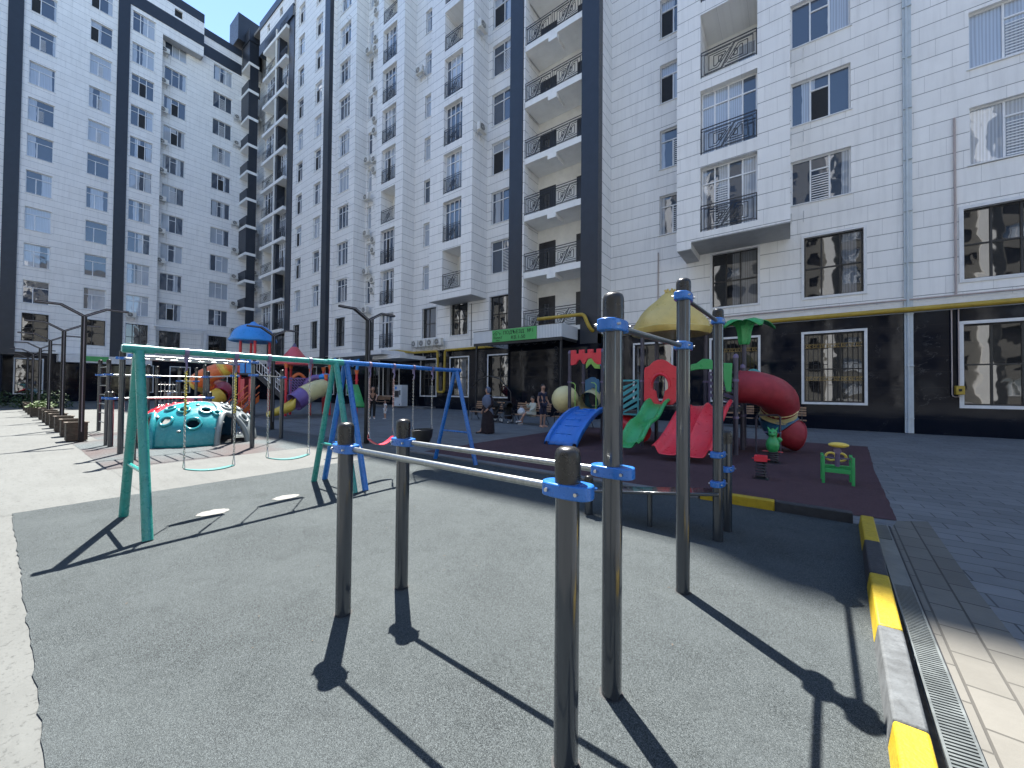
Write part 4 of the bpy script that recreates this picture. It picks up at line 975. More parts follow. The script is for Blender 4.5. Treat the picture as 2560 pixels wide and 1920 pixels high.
pipe('conduit', 'thin pink vertical pipe under the small side window, behind the yellow roof', [(-6.0, 21.84, 9.35), (-6.0, 21.84, 5.42)], .03, 'pipe_pink')
pipe('conduit', 'thin dark vertical drain on the wall beside the second dark window', [(-20.05, 21.86, 8.3), (-20.05, 21.86, 5.0)], .022, 'frame_dark')
q = MB(); q.box(3.69, 21.80, .02, 3.94, 21.895, 51); q.cyl((3.79, 21.79, .02), (3.79, 21.79, 51), .045, n=12)
for k in range(24): q.box(3.685, 21.74, .6+2.1*k, 3.945, 21.796, .63+2.1*k)
tag(q.build('downpipe', 'downpipe'), 'pale blue grey downpipe crossing the whole height of the right wall', 'downpipe')
Gs = thing('gas_regulator', 'small yellow gas box with two thin pipes on the black stone', 'gas box', (5.15, 21.8, 0), world=True)
q = MB(); q.box(5.03, 21.62, 1.58, 5.26, 21.86, 1.92); bx = q.build('box', 'pipe_yellow', Gs, bevel=.02); q = MB(); q.box(5.10, 21.60, 1.71, 5.18, 21.625, 1.80); q.build('opening', 'hole', bx)
q = MB(); q.tube([(4.97, 21.8, 4.88), (4.97, 21.8, 1.6), (4.99, 21.8, 1.52), (5.05, 21.8, 1.49), (5.14, 21.8, 1.50), (5.15, 21.8, 1.6)], .02, 8); q.tube([(5.15, 21.8, 4.88), (5.15, 21.8, 1.9)], .02, 8); q.build('pipe', 'pipe_pink', Gs)

ac0 = thing('air_conditioner', 'white air conditioner', 'air conditioner', (0, 0, 0), 'air conditioner units on the facades')
q = MB(); q.box(-.42, -.16, -.29, .42, .14, .29); bd = q.build('casing', 'ac_white', ac0, bevel=.02)
q = MB(); q.cyl((-.10, -.172, 0), (-.10, -.16, 0), .235, n=24); q.build('fan', 'ac_dark', bd)
q = MB()
for rr in (.06, .12, .18, .235): q.tube([(-.10+rr*math.cos(t), -.18, rr*math.sin(t)) for t in [2*math.pi*i/20 for i in range(20)]], .006, 5, closed=True)
for i in range(8): t = math.pi*i/8; q.cyl((-.10-.235*math.cos(t), -.18, -.235*math.sin(t)), (-.10+.235*math.cos(t), -.18, .235*math.sin(t)), .004, n=5)
q.build('grille', 'ac_white', bd)
for x in (-.3, .3): q = MB(); q.box(x-.02, -.14, -.33, x+.02, .40, -.29); q.box(x-.02, .36, -.6, x+.02, .40, -.29); q.tube([(x, -.12, -.31), (x, .36, -.58)], .014, 5); q.build('bracket', 'ac_white', ac0)
q = MB(); q.tube([(.42, 0, -.15), (.55, .05, -.2), (.6, .3, -.5), (.58, .38, -1.2)], .018, 6); q.build('hose', 'ac_white', ac0)
AC = []
zcol = sorted([39.5, 38.5, 35.8, 34.8, 30.7, 27.8, 26.7, 23.9, 22.85, 16.03, 15.0, 12.1, 11.1], reverse=True)
nth = ['topmost', 'second', 'third', 'fourth', 'fifth', 'sixth', 'seventh', 'eighth', 'ninth', 'tenth', 'eleventh', 'twelfth', 'lowest']
for i, z in enumerate(zcol): AC.append((-32.55, 21.5, z, 0, 'white air conditioner, %s in the column right of the narrow windows' % nth[i]))
for i, z in enumerate((35.6, 24.6, 20.9, 17.3, 13.5, 9.7)): AC.append((-33.85, 21.5, z-.35, 0, 'white air conditioner, %s of those left of the narrow windows' % (nth[:5]+['lowest'])[i]))
for x, l in zip((-26.2, -25.2, -24.2, -23.3), ('leftmost', 'second from left', 'third from left', 'rightmost')): AC.append((x, 21.5, 5.5, 0, 'white air conditioner, %s of four in a row under the dark window' % l))
AC += [(-26.1, 21.5, 29.4, 0, 'lone white air conditioner high beside a narrow window'), (-18.2, 20.75, 28.25, math.pi/2, 'upper white air conditioner on the side of the projecting bay'), (-18.2, 20.75, 20.7, math.pi/2, 'lower white air conditioner on the side of the projecting bay')]
for i, z in enumerate((42.4, 38.6, 35.1, 31.2, 27.7, 24.3, 20.4, 16.8)): AC.append((-61.1, 11.5, z, math.pi/2, 'white air conditioner, %s in the recess of the left block' % (nth[:7]+['lowest'])[i]))
for i, z in enumerate((38.7, 35.1, 24.1, 20.4, 16.8, 13.1, 9.5)): AC.append((-61.1, 19.05, z-.1, math.pi/2, 'white air conditioner, %s beside the dark corner balconies' % (nth[:6]+['lowest'])[i]))
for i, z in enumerate((39.9, 27.85, 23.7, 19.6, 17.8, 16.3, 15.4)): AC.append((-61.1, 21.5, z, math.pi/2, 'white air conditioner, %s in the courtyard corner' % (nth[:6]+['lowest'])[i]))
AC.append((-60.1, 9.0, 9.7, math.pi/2, 'white air conditioner low on the left block beside the dark stripe'))
for i, (x, y, z, rz, l) in enumerate(AC):
    if i == 0: ac0.location = (x, y, z); ac0['label'] = l; continue
    copy_tree(ac0, (x, y, z), l, rz)
br0 = None
for col, (x, y, n_, z0_) in enumerate(((.25, Y0, 4, 9.75), (-35.4, 20.6, 9, 12.5))):   # empty unit brackets
    for k in range(n_):
        z = z0_+3.72*k
        q = MB()
        for dxx in (-.25, .2): q.box(x+dxx-.015, y-.55, z, x+dxx+.015, y, z+.04); q.tube([(x+dxx, y-.5, z), (x+dxx, y-.02, z-.3)], .012, 5)
        tag(q.build('wall_bracket', 'trim_white'), 'empty white bracket for an air conditioner, under a window of the white facade', 'bracket', 'empty air conditioner brackets')

# ------------------------------------------------------------------ right playset
S = thing('playset', 'colourful playset with a yellow pointed roof, green and red slides and a spiral tube', 'playset', (-3, 11.5, 0), world=True)
def ppost(x, y, h, r=.057, cap='violet'):
    q = MB(); q.cyl((x, y, .0), (x, y, h), r, n=20); p = q.build('post', 'purple_post', S)
    if cap: c = MB(); c.lathe([(r*1.12, -.03), (r*1.12, .02), (r*.8, .06), (1e-4, .085)], (x, y, h), 16); c.build('cap', 'violet', p)
    for z in (.95, 1.9):
        if z < h: c = MB(); c.lathe([(r*1.25, -.03), (r*1.3, 0), (r*1.25, .03)], (x, y, z), 16); c.build('collar', 'violet', p)
    return p
for x, y, h in ((-1.15, 11.2, 2.50), (-3.53, 11.25, 3.45), (-2.35, 11.25, 3.45), (-3.50, 12.6, 3.45), (-2.08, 12.6, 3.45), (-6.25, 11.9, 2.92), (-5.04, 11.9, 2.92), (-6.25, 13.0, 2.92), (-5.04, 13.0, 2.92), (-1.1, 12.3, 2.3)): ppost(x, y, h)
ppost(-1.11, 12.86, 3.0, cap=None)
q = MB(); q.box(-3.6, 11.15, 1.10, -1.08, 12.7, 1.19); q.build('deck', 'charcoal', S); q = MB(); q.box(-6.3, 11.85, .80, -4.98, 13.05, .90); q.build('deck', 'charcoal', S); q = MB(); q.box(-4.98, 11.5, .92, -3.6, 12.4, 1.0); q.build('deck', 'charcoal', S)
# yellow onion roof
q = MB()
def wob(t, j): return 1+.035*math.sin(4*t+j*.55)+.012*math.sin(9*t-j)
prof = [(1.06, -.16), (1.10, -.10), (1.12, 0), (1.07, .03), (1.05, .14), (1.0, .26), (.90, .42), (.77, .57), (.62, .70), (.50, .80), (.40, .88), (.30, .98), (.22, 1.06), (.15, 1.10)]
q.lathe(prof, (-2.95, 12.0, 3.45), 48, .98, .98, wob=wob); rf = q.build('roof', 'p_roofyellow', S)
q = MB()
for k in range(7): t = 2*math.pi*k/7; q.tube([(-2.95+.13*math.cos(t), 12+.13*math.sin(t), 4.54), (-2.95+.11*math.cos(t), 12+.11*math.sin(t), 4.60), (-2.95+.15*math.cos(t), 12+.15*math.sin(t), 4.66)], .035, 6)
q.sph((-2.95, 12, 4.56), .09, 10); q.build('finial', 'p_roofyellow', rf)
# castle top
def panel(pts, y0, y1, mat, nm='panel', par=None, bev=.012):
    q = MB(); q.prism(pts, y0, y1, 'y'); return q.build(nm, mat, par or S, bevel=bev)
pts = [(-6.19, 2.50)]
for k in range(13): t = k/12; pts.append((-6.19+1.12*t, 2.50+.17*max(0, math.sin(2*math.pi*t*1.0+(-.3)) if t < .5 else math.sin(2*math.pi*(t-.5)-.3))))
pts += [(-5.07, 2.50)]
x = -5.07; top = []
for k in range(4): top += [(x, 2.99), (x-.19, 2.99), (x-.19, 2.86), (x-.31, 2.86)]; x -= .31
pts += top[:-1]; pts = pts[:-1]+[(-6.19, 2.86)]
panel([(-6.19, 2.48), (-6.0, 2.50), (-5.9, 2.66), (-5.82, 2.66), (-5.74, 2.52), (-5.66, 2.50), (-5.56, 2.68), (-5.42, 2.70), (-5.30, 2.54), (-5.20, 2.48), (-5.07, 2.48), (-5.07, 3.0), (-5.24, 3.0), (-5.24, 2.87), (-5.36, 2.87), (-5.36, 3.0), (-5.56, 3.0), (-5.56, 2.87), (-5.68, 2.87), (-5.68, 3.0), (-5.88, 3.0), (-5.88, 2.87), (-6.0, 2.87), (-6.0, 3.0), (-6.19, 3.0)], 11.84, 11.93, 'p_red', 'battlement')
panel([(-6.15, 2.42), (-5.95, 2.60), (-5.8, 2.42), (-5.6, 2.40), (-5.6, 2.85), (-6.15, 2.85)], 12.97, 13.03, 'p_lime', 'battlement'); q = MB(); q.cyl((-5.45, 12.96, 2.58), (-5.45, 13.03, 2.58), .14, n=20); q.build('disc', 'p_sky', S)
# keyhole panel helper: outline minus opening built as ring of quads
def holed(outline, hole, y0, y1, mat, nm='panel'):
    n = len(hole); q = MB(); oc = []
    cx = sum(h[0] for h in hole)/n; cz = sum(h[1] for h in hole)/n
    m = len(outline); 
    for h in hole:
        d = Vector((h[0]-cx, h[1]-cz)); best = None
        for a, b_ in zip(outline, outline[1:]+outline[:1]):
            r1, r2 = Vector(a)-Vector((cx, cz)), Vector(b_)-Vector((cx, cz)); e = r2-r1; den = d.x*e.y-d.y*e.x
            if abs(den) < 1e-9: continue
            t = (r1.x*e.y-r1.y*e.x)/den; s_ = (r1.x*d.y-r1.y*d.x)/den
            if t > 0 and -1e-6 <= s_ <= 1+1e-6 and (best is None or t < best): best = t
        oc.append((cx+d.x*best, cz+d.y*best))
    for y in (y0, y1): q.v += [(u, y, v) for u, v in hole]+[(u, y, v) for u, v in oc]
    for i in range(n):
        j = (i+1) % n
        q.f += [(i, j, n+j, n+i), (2*n+i, 3*n+i, 3*n+j, 2*n+j), (i, 2*n+i, 2*n+j, j), (n+i, n+j, 3*n+j, 3*n+i)]
    return q.build(nm, mat, S, bevel=.01)
N = 48
keyh = [(-2.99+.21*math.cos(t)*(1 if math.sin(t) > -.3 else .62), 1.75+(.30*math.sin(t) if math.sin(t) > -.3 else .50*math.sin(t)+.05)) for t in [2*math.pi*i/N for i in range(N)]]
out = [(-3.44, 1.23), (-2.55, 1.23), (-2.55, 2.28), (-2.68, 2.34), (-2.80, 2.44), (-2.92, 2.50), (-3.08, 2.50), (-3.20, 2.44), (-3.30, 2.32), (-3.44, 2.28)]
holed(out, keyh, 11.12, 11.22, 'p_red', 'arch_panel')
q = MB(); q.tube([(-2.99+.25*math.cos(t), 11.10, 1.76+.33*math.sin(t)) for t in [math.pi*i/16-.1 for i in range(18)]], .035, 8); q.build('arch_rim', 'p_red', S)
panel([(-2.22, 2.16), (-2.0, 2.20), (-1.75, 2.20), (-1.52, 2.14), (-1.42, 1.95), (-1.36, 1.62), (-1.24, 1.60), (-1.22, 2.34), (-1.60, 2.36), (-1.72, 2.46), (-1.90, 2.48), (-2.06, 2.36), (-2.22, 2.33)], 11.12, 11.24, 'p_green', 'arch_panel')
def slats(x0, x1, z0, z1, y, mat, n=5, nm='slat_panel', along='x', rot=1):
    q = MB(); w_ = x1-x0; h = z1-z0; e = .05
    def B(a, c, b_, d): q.prism([(a, c), (b_, c), (b_, d), (a, d)], y-.025, y+.025, 'y')
    B(x0, z0, x1, z0+e); B(x0, z1-e, x1, z1); B(x0, z0+e, x0+e, z1-e); B(x1-e, z0+e, x1, z1-e)
    for i in range(n):
        f0 = z0+e+(h-2*e)*(i+.15)/n-.10; f1 = f0+(h/n)*.52; r_ = .28*rot
        a, b_ = x0+e, x1-e
        def cl(v): return min(max(v, z0+e), z1-e)
        q.prism([(a, cl(f0-r_*.5+.14)), (b_, cl(f0+r_*.5+.14)), (b_, cl(f1+r_*.5+.14)), (a, cl(f1-r_*.5+.14))], y-.024, y+.024, 'y')
    return q.build(nm, mat, S)
slats(-4.25, -3.70, .87, 1.95, 11.5, 'p_tealpanel', 5); slats(-2.0, -1.25, 1.2, 2.2, 12.62, 'violet', 5, rot=-1)
q = MB()
for x in (-3.25, -3.1, -2.95): q.cyl((x, 12.6, 1.19), (x, 12.6, 2.1), .014, n=8)
q.build('baluster', 'violet', S)
pts = [(-6.17, .90), (-5.61, .90), (-5.61, 2.0), (-5.72, 2.03), (-5.82, 2.10), (-5.96, 2.10), (-6.06, 2.03), (-6.17, 2.0)]
holed(pts, [(-5.86+.17*math.cos(t), 1.38+.34*math.sin(t)) for t in [2*math.pi*i/32 for i in range(32)]], 12.96, 13.04, 'p_deepblue')
panel([(-5.50, 1.15), (-5.38, 1.10), (-5.28, 1.55), (-5.08, 1.70), (-5.08, 2.10), (-5.3, 2.0), (-5.5, 1.95)], 12.96, 13.02, 'violet')
q = MB(); q.cyl((-5.6, 12.0, 1.2), (-6.0, 13.3, 1.35), .35, .34, n=24, cap=False); q.build('tunnel', 'p_cream', S, recalc=False)
q = MB(); q.sph((-6.75, 12.5, 1.28), .50, 20, sz=1.0); q.build('tunnel', 'p_cream', S)
for x in (-6.02, -5.25):
    q = MB(); q.tube([(x, 11.87, .9), (x, 11.87, 1.8), (x-.06, 11.87, 1.86), (x-.18, 11.87, 1.88)], .015, 8); q.build('handrail', 'p_lime', S)
# slides
def slide(path, wd, lip, mat, nm='slide', ridge=False, flare=0.0):
    q = MB(); m = len(path); cs = None
    for i, (x, y, z) in enumerate(path):
        w_ = wd*(1+flare*(i/(m-1))**3)*.5; l = lip
        sec = [(-w_-.03, l-.05), (-w_-.02, l), (-w_+.02, l+.01), (-w_+.06, l*.55), (-w_+.10, .03), (-w_+.16, 0)]
        mid = [(0, 0)] if not ridge else [(-.07, 0), (-.035, .09), (0, .115), (.035, .09), (.07, 0)]
        full = sec+mid+[(-a, b_) for a, b_ in reversed(sec)]
        cs = len(full); q.v += [(x+a, y, z+b_) for a, b_ in full]
    for i in range(m-1):
        for k in range(cs-1): q.f.append((i*cs+k, i*cs+k+1, (i+1)*cs+k+1, (i+1)*cs+k))
    o = q.build(nm, mat, S, recalc=False, ang=60); md = o.modifiers.new('t', 'SOLIDIFY'); md.thickness = .03; md.offset = -1; sb = o.modifiers.new('s', 'SUBSURF'); sb.levels = sb.render_levels = 1
    return o
def lerp(a, b_, t): return a+(b_-a)*t
path = []
for i in range(25):
    t = i/24; y = lerp(11.15, 9.35, t); z = 1.22-(1.22-.16)*(t**1.0); z += .055*math.sin(t*2*math.pi*2.0)*(1 if t < .9 else .2)
    if t > .86: z = max(z, .17)
    path.append((lerp(-3.02, -3.33, t), y, z))
slide(path, .52, .17, 'p_green')
path = []
for i in range(25):
    t = i/24; y = lerp(11.15, 9.15, t); s_ = t*t*(3-2*t); z = 1.20-(1.20-.13)*(.55*t+.45*s_)
    path.append((lerp(-1.78, -2.02, t), y, z))
slide(path, 1.06, .20, 'p_red', ridge=True, flare=.12)
for k, (xx, nm) in enumerate(((-3.3, 0), (-2.72, 0))):
    pass
# curved blue climber
q = MB(); m = 20
for i in range(m+1):
    t = i/m; y = lerp(11.8, 9.72, t**1.0); z = .95*math.cos(t*math.pi/2)**.8 if t < 1 else 0; w_ = .50
    q.v += [(-5.40-w_-.02, y, z-.02), (-5.40-w_, y, z+.09), (-5.40-w_+.07, y, z+.10), (-5.40-w_+.10, y, z)]+[(-5.40-.3+.12*k, y, z+.02*(k % 2)) for k in range(6)]+[(-5.40+w_-.10, y, z), (-5.40+w_-.07, y, z+.10), (-5.40+w_, y, z+.09), (-5.40+w_+.02, y, z-.02)]
for i in range(m):
    for k in range(13): q.f.append((i*14+k, i*14+k+1, (i+1)*14+k+1, (i+1)*14+k))
o = q.build('climber', 'p_blue', S, recalc=False, ang=60); md = o.modifiers.new('t', 'SOLIDIFY'); md.thickness = .03
q = MB()
for i in range(6):
    t = (i+.7)/6.6; y = lerp(11.8, 9.72, t); z = .95*math.cos(t*math.pi/2)**.8+.05; s_ = -.05 if i % 2 else .07; q.cyl((-5.40+s_-.25, y, z), (-5.40+s_+.25, y, z), .022, n=10)
q.build('step', 'p_blue', o)
# spiral tube
def seg(pts, r, mat, par=None, nm='tube_section', n=24, thing_=None):
    q = MB(); P_ = [Vector(p) for p in pts]; fine = []
    for i in range(len(P_)-1):
        a = P_[max(0, i-1)]; b_ = P_[i]; c = P_[i+1]; d = P_[min(len(P_)-1, i+2)]
        for k in range(5):
            t = k/5; fine.append(.5*((2*b_)+(-a+c)*t+(2*a-5*b_+4*c-d)*t*t+(-a+3*b_-3*c+d)*t**3))
    fine.append(P_[-1]); rad = [r]*len(fine); rad[0] = rad[-1] = r*1.05
    q.tube(fine, r, n, rad=rad, cap=False); o = q.build(nm, mat, par or S, recalc=False); md = o.modifiers.new('t', 'SOLIDIFY'); md.thickness = .03; return o
seg([(-1.12, 11.75, 1.74), (-.80, 11.76, 1.72), (-.45, 11.95, 1.60), (-.28, 12.3, 1.42), (-.27, 12.55, 1.25)], .43, 'ribbed_red')
seg([(-.27, 12.55, 1.25), (-.30, 12.75, 1.02), (-.32, 12.80, .92)], .43, 'p_cream'); seg([(-.32, 12.80, .92), (-.28, 12.85, .75), (-.18, 12.85, .62)], .43, 'p_deepblue')
seg([(-.18, 12.85, .62), (-.08, 12.87, .52), (.04, 12.92, .45), (.10, 12.95, .43)], .40, 'ribbed_red')
q = MB(); q.tube([(-.76, 11.95, 0), (-.76, 11.95, .95), (-.72, 11.95, 1.0), (-.30, 12.0, 1.02), (-.24, 12.0, .97), (-.24, 12.0, 0)], .022, 8); q.build('support', 'purple_post', S)
# palm top
q = MB(); q.lathe([(.12, 0), (.15, .1), (.17, .35), (.22, .55), (.28, .66)], (-1.11, 12.86, 2.98), 28, wob=lambda t, j: 1+.08*math.cos(7*t)); pm_ = q.build('palm_trunk_top', 'p_green', S)
for k in range(5):
    a = 2*math.pi*k/5+.3; q = MB(); n = 10; d = Vector((math.cos(a), math.sin(a), 0)); s_ = Vector((-math.sin(a), math.cos(a), 0))
    for i in range(n+1):
        t = i/n; c = Vector((-1.11, 12.86, 3.52))+d*(.1+.66*t)+Vector((0, 0, .22*math.sin(t*2.4)-.22*t*t)); w_ = .02+.22*math.sin(math.pi*min(1, .12+t*.88))**.8
        q.v += [tuple(c-s_*w_-Vector((0, 0, .05))), tuple(c), tuple(c+s_*w_-Vector((0, 0, .05)))]
    for i in range(n): q.f += [(i*3, i*3+1, i*3+4, i*3+3), (i*3+1, i*3+2, i*3+5, i*3+4)]
    o = q.build('palm_leaf', 'p_green', S, recalc=False); md = o.modifiers.new('t', 'SOLIDIFY'); md.thickness = .02
q = MB(); q.cyl((-.95, 12.7, 2.05), (-.85, 12.4, 2.05), .16, .2, n=16); q.build('cone', 'p_tealpanel', S)
q = MB(); q.tube([(-4.6, 12.0, .75), (-4.0, 11.9, .45), (-3.6, 11.7, .3)], .30, 16, rad=[.28, .32, .28]); q.build('tunnel', 'p_red', S)

# ------------------------------------------------------------------ spring riders and rocker
def coil(q, x, y, z0, z1, r, turns, t=.014): q.tube([(x+r*math.cos(a), y+r*math.sin(a), lerp(z0, z1, i/(turns*12))) for i, a in enumerate([2*math.pi*k/12 for k in range(turns*12+1)])], t, 6)
T = thing('spring_rider', 'green plastic creature on a black spring, beside the spiral tube', 'spring rider', (-.35, 10.5, 0))
q = MB(); coil(q, 0, 0, .02, .26, .10, 5); q.build('spring', 'iron', T); q = MB(); q.box(-.15, -.15, 0, .15, .15, .02); q.build('base_plate', 'iron', T)
q = MB(); q.lathe([(.07, .24), (.11, .30), (.135, .40), (.12, .50), (.08, .56), (.075, .62), (.09, .66), (.085, .72), (.05, .755), (1e-4, .765)], (0, 0, 0), 20, 1, 1.25); bo_ = q.build('body', 'p_green', T)
q = MB(); q.sph((0, -.12, .66), .06, 12, sy=1.3); q.tube([(.06, 0, .74), (.085, 0, .79), (.10, 0, .81)], .02, 8, rad=[.024, .014, .004]); q.tube([(-.06, 0, .74), (-.085, 0, .79), (-.10, 0, .81)], .02, 8, rad=[.024, .014, .004]); q.tube([(0, .05, .75), (0, .06, .78)], .02, 6)
q.sph((.12, .04, .53), .06, 10); q.build('head', 'p_green', T)
for x in (-.03, .03): q = MB(); q.sph((x, -.17, .70), .014, 8); q.build('eye', 'ink', bo_)
q = MB(); q.cyl((-.165, -.02, .69), (.165, -.02, .69), .012, n=8); q.build('handlebar', 'violet', T); q = MB(); q.cyl((-.19, -.02, .262), (.19, -.02, .262), .012, n=8); q.build('footrest', 'p_redroof', T)
T = thing('spring_rider', 'small red seat on a black spring, in front of the green creature', 'spring rider', (-.462, 8.43, 0))
q = MB(); coil(q, 0, 0, .02, .33, .075, 6); q.build('spring', 'iron', T); q = MB(); q.box(-.12, -.12, 0, .12, .12, .02); q.build('base_plate', 'iron', T)
q = MB(); q.box(-.10, -.10, .33, .10, .10, .36); q.box(-.10, -.10, .36, .10, -.07, .43); q.box(-.10, .07, .36, .10, .10, .43); q.box(-.10, -.07, .40, -.07, .07, .43); q.box(.07, -.07, .40, .10, .07, .43); q.cyl((-.14, 0, .37), (.14, 0, .37), .012, n=8); q.build('seat', 'p_red', T, bevel=.008)
T = thing('rocker', 'green framed rocker with yellow seats and a purple beam, right of the spring riders', 'rocker', (.65, 8.9, 0))
q = MB()
for x in (-.20, .20):
    for y in (-.14, .22): q.box(x-.022, y-.02, 0, x+.022, y+.02, .49)
    q.box(x-.02, -.12, .43, x+.02, .20, .47)
q.box(-.178, -.155, .20, .178, -.125, .27); q.box(-.178, .205, .20, .178, .235, .27); q.box(-.178, -.03, .29, .178, .03, .32); q.build('frame', 'p_green', T, bevel=.006)
q = MB(); q.cyl((-.20, .02, .44), (.20, .02, .44), .014, n=10); q.cyl((0, -.02, .30), (0, -.06, .62), .035, n=14); q.cyl((0, -.10, .585), (0, -.02, .585), .055, n=18); q.build('beam', 'violet', T)
q = MB(); q.sph((0, 0, 0), .145, 16, sy=.55, sz=.34); q.xf(Matrix.Translation((.01, -.12, .69))); q.build('seat', 'p_yellow', T)
q = MB()
for s_ in (-1, 1): q.tube([(s_*.07+.075*math.cos(t), .28, .43+.07*math.sin(t)) for t in [2*math.pi*i/14 for i in range(14)]], .02, 8, closed=True)
q.build('handle', 'p_yellow', T)

# ------------------------------------------------------------------ left playset
S2 = thing('playset', 'large playset with a blue domed tower, orange tube slide and red cone roof', 'playset', (-24, 9.5, 0), world=True)
S_keep = S; S = S2
for x, y in ((-25.9, 9.0), (-25.35, 8.28), (-24.75, 9.55), (-24.35, 8.65)):
    q = MB(); q.cyl((x, y, 0), (x, y, 4.45), .07, n=16); p = q.build('post', 'p_red', S)
    [MB().lathe([(.085, -.04), (.095, 0), (.085, .04)], (x, y, z), 14).build('collar', 'p_red', p) for z in (1.2, 2.3, 3.3)]
q = MB(); q.lathe([(1.13, -.12), (1.19, -.06), (1.18, 0), (1.12, .12), (1.03, .35), (.88, .58), (.66, .76), (.42, .87), (.22, .92), (.16, .98), (.10, 1.04), (1e-4, 1.08)], (-25.15, 8.85, 4.36), 40, wob=lambda t, j: 1+.015*math.sin(6*t+j)); q.build('roof', 'p_sky', S)
q = MB(); q.prism([(-25.9, 8.95), (-25.35, 8.2), (-24.3, 8.6), (-24.75, 9.6)], 2.32, 2.42, 'z'); q.build('deck', 'charcoal', S)
def quadpanel(p, h0, h1, mat, nm='panel', t=.06):
    (x0, y0), (x1, y1) = p; d = Vector((x1-x0, y1-y0, 0)).normalized(); n = Vector((-d.y, d.x, 0))*t*.5; q = MB(); a, b_ = Vector((x0, y0, 0)), Vector((x1, y1, 0))
    q.add([a-n+Vector((0, 0, h0)), b_-n+Vector((0, 0, h0)), b_+n+Vector((0, 0, h0)), a+n+Vector((0, 0, h0)), a-n+Vector((0, 0, h1)), b_-n+Vector((0, 0, h1)), b_+n+Vector((0, 0, h1)), a+n+Vector((0, 0, h1))],
          [(3, 2, 1, 0), (4, 5, 6, 7), (0, 1, 5, 4), (1, 2, 6, 5), (2, 3, 7, 6), (3, 0, 4, 7)]); return q.build(nm, mat, S, bevel=.01)
quadpanel(((-25.28, 8.27), (-24.95, 8.38)), 2.42, 3.35, 'p_sky'); quadpanel(((-24.85, 8.42), (-24.42, 8.60)), 2.42, 3.35, 'p_sky')
quadpanel(((-25.9, 8.95), (-25.4, 8.3)), 1.0, 2.2, 'p_redroof'); quadpanel(((-25.3, 8.3), (-25.0, 8.4)), .4, 2.1, 'p_redroof'); quadpanel(((-24.65, 8.5), (-24.4, 8.62)), .5, 2.1, 'p_redroof')
for k, (pts, m) in enumerate((([(-25.7, 8.6, 2.95), (-26.15, 8.3, 2.92), (-26.4, 8.15, 2.86)], 'p_orange'), ([(-26.4, 8.15, 2.86), (-26.57, 8.0, 2.72), (-26.70, 7.75, 2.58)], 'p_yellow'),
        ([(-26.70, 7.75, 2.58), (-26.85, 7.35, 2.36), (-27.15, 7.05, 2.12), (-27.35, 7.0, 2.0)], 'p_orange'), ([(-27.35, 7.0, 2.0), (-27.75, 7.05, 1.85), (-28.0, 7.4, 1.72)], 'p_yellow'), ([(-28.0, 7.4, 1.72), (-27.95, 7.85, 1.62), (-27.55, 8.1, 1.5)], 'p_orange'),
        ([(-27.55, 8.1, 1.5), (-27.1, 8.05, 1.33), (-26.72, 7.75, 1.13)], 'p_magenta'), ([(-26.72, 7.75, 1.13), (-26.6, 7.35, .92), (-26.6, 7.05, .78)], 'p_yellow'), ([(-26.6, 7.05, .78), (-26.72, 6.75, .62), (-26.95, 6.5, .52)], 'p_redroof'))):
    seg(pts, .46, m)
# staircase with white railings down to the second deck
q = MB(); q.add([(-24.3, 8.75, 2.42), (-23.2, 9.55, 1.22), (-23.55, 10.05, 1.22), (-24.65, 9.25, 2.42), (-24.3, 8.75, 2.18), (-23.2, 9.55, .98), (-23.55, 10.05, .98), (-24.65, 9.25, 2.18)], [(0, 1, 2, 3), (7, 6, 5, 4), (0, 4, 5, 1), (1, 5, 6, 2), (2, 6, 7, 3), (3, 7, 4, 0)]); st = q.build('stair', 'charcoal', S)
q = MB()
for o_ in ((0, 0), (-.35, .5)):
    for h in (.15, .75): q.tube([(-24.3+o_[0], 8.75+o_[1], 2.42+h), (-23.2+o_[0], 9.55+o_[1], 1.22+h)], .022, 6)
    for k in range(10): t = k/9; x_, y_, z_ = lerp(-24.3, -23.2, t)+o_[0], lerp(8.75, 9.55, t)+o_[1], lerp(2.42, 1.22, t); q.cyl((x_, y_, z_+.15), (x_, y_, z_+.75), .016, n=6)
q.build('railing', 'frame_white', st)
q = MB()
for o_ in ((0, 0), (.62, .35)):
    q.tube([(-24.4+o_[0], 8.35+o_[1], 1.72), (-23.75+o_[0], 7.3+o_[1], .85), (-23.75+o_[0], 7.3+o_[1], .1)], .03, 6); q.tube([(-24.4+o_[0], 8.35+o_[1], 1.35), (-23.75+o_[0], 7.3+o_[1], .48)], .022, 6)
    q.add([(-24.4+o_[0], 8.35+o_[1], 1.2), (-23.75+o_[0], 7.3+o_[1], .35), (-23.75+o_[0], 7.3+o_[1], .05), (-24.4+o_[0], 8.35+o_[1], .85)], [(0, 1, 2, 3)])
q.build('railing', 'p_orange', S, recalc=False)
q = MB()
for k in range(5): t = (k+.5)/5; x_, y_, z_ = lerp(-24.4, -23.75, t), lerp(8.35, 7.3, t), lerp(1.1, .1, t); q.add([(x_, y_, z_), (x_+.62, y_+.35, z_), (x_+.68, y_+.13, z_), (x_+.08, y_-.2, z_)], [(0, 1, 2, 3)])
q.build('step', 'p_redroof', S, recalc=False)
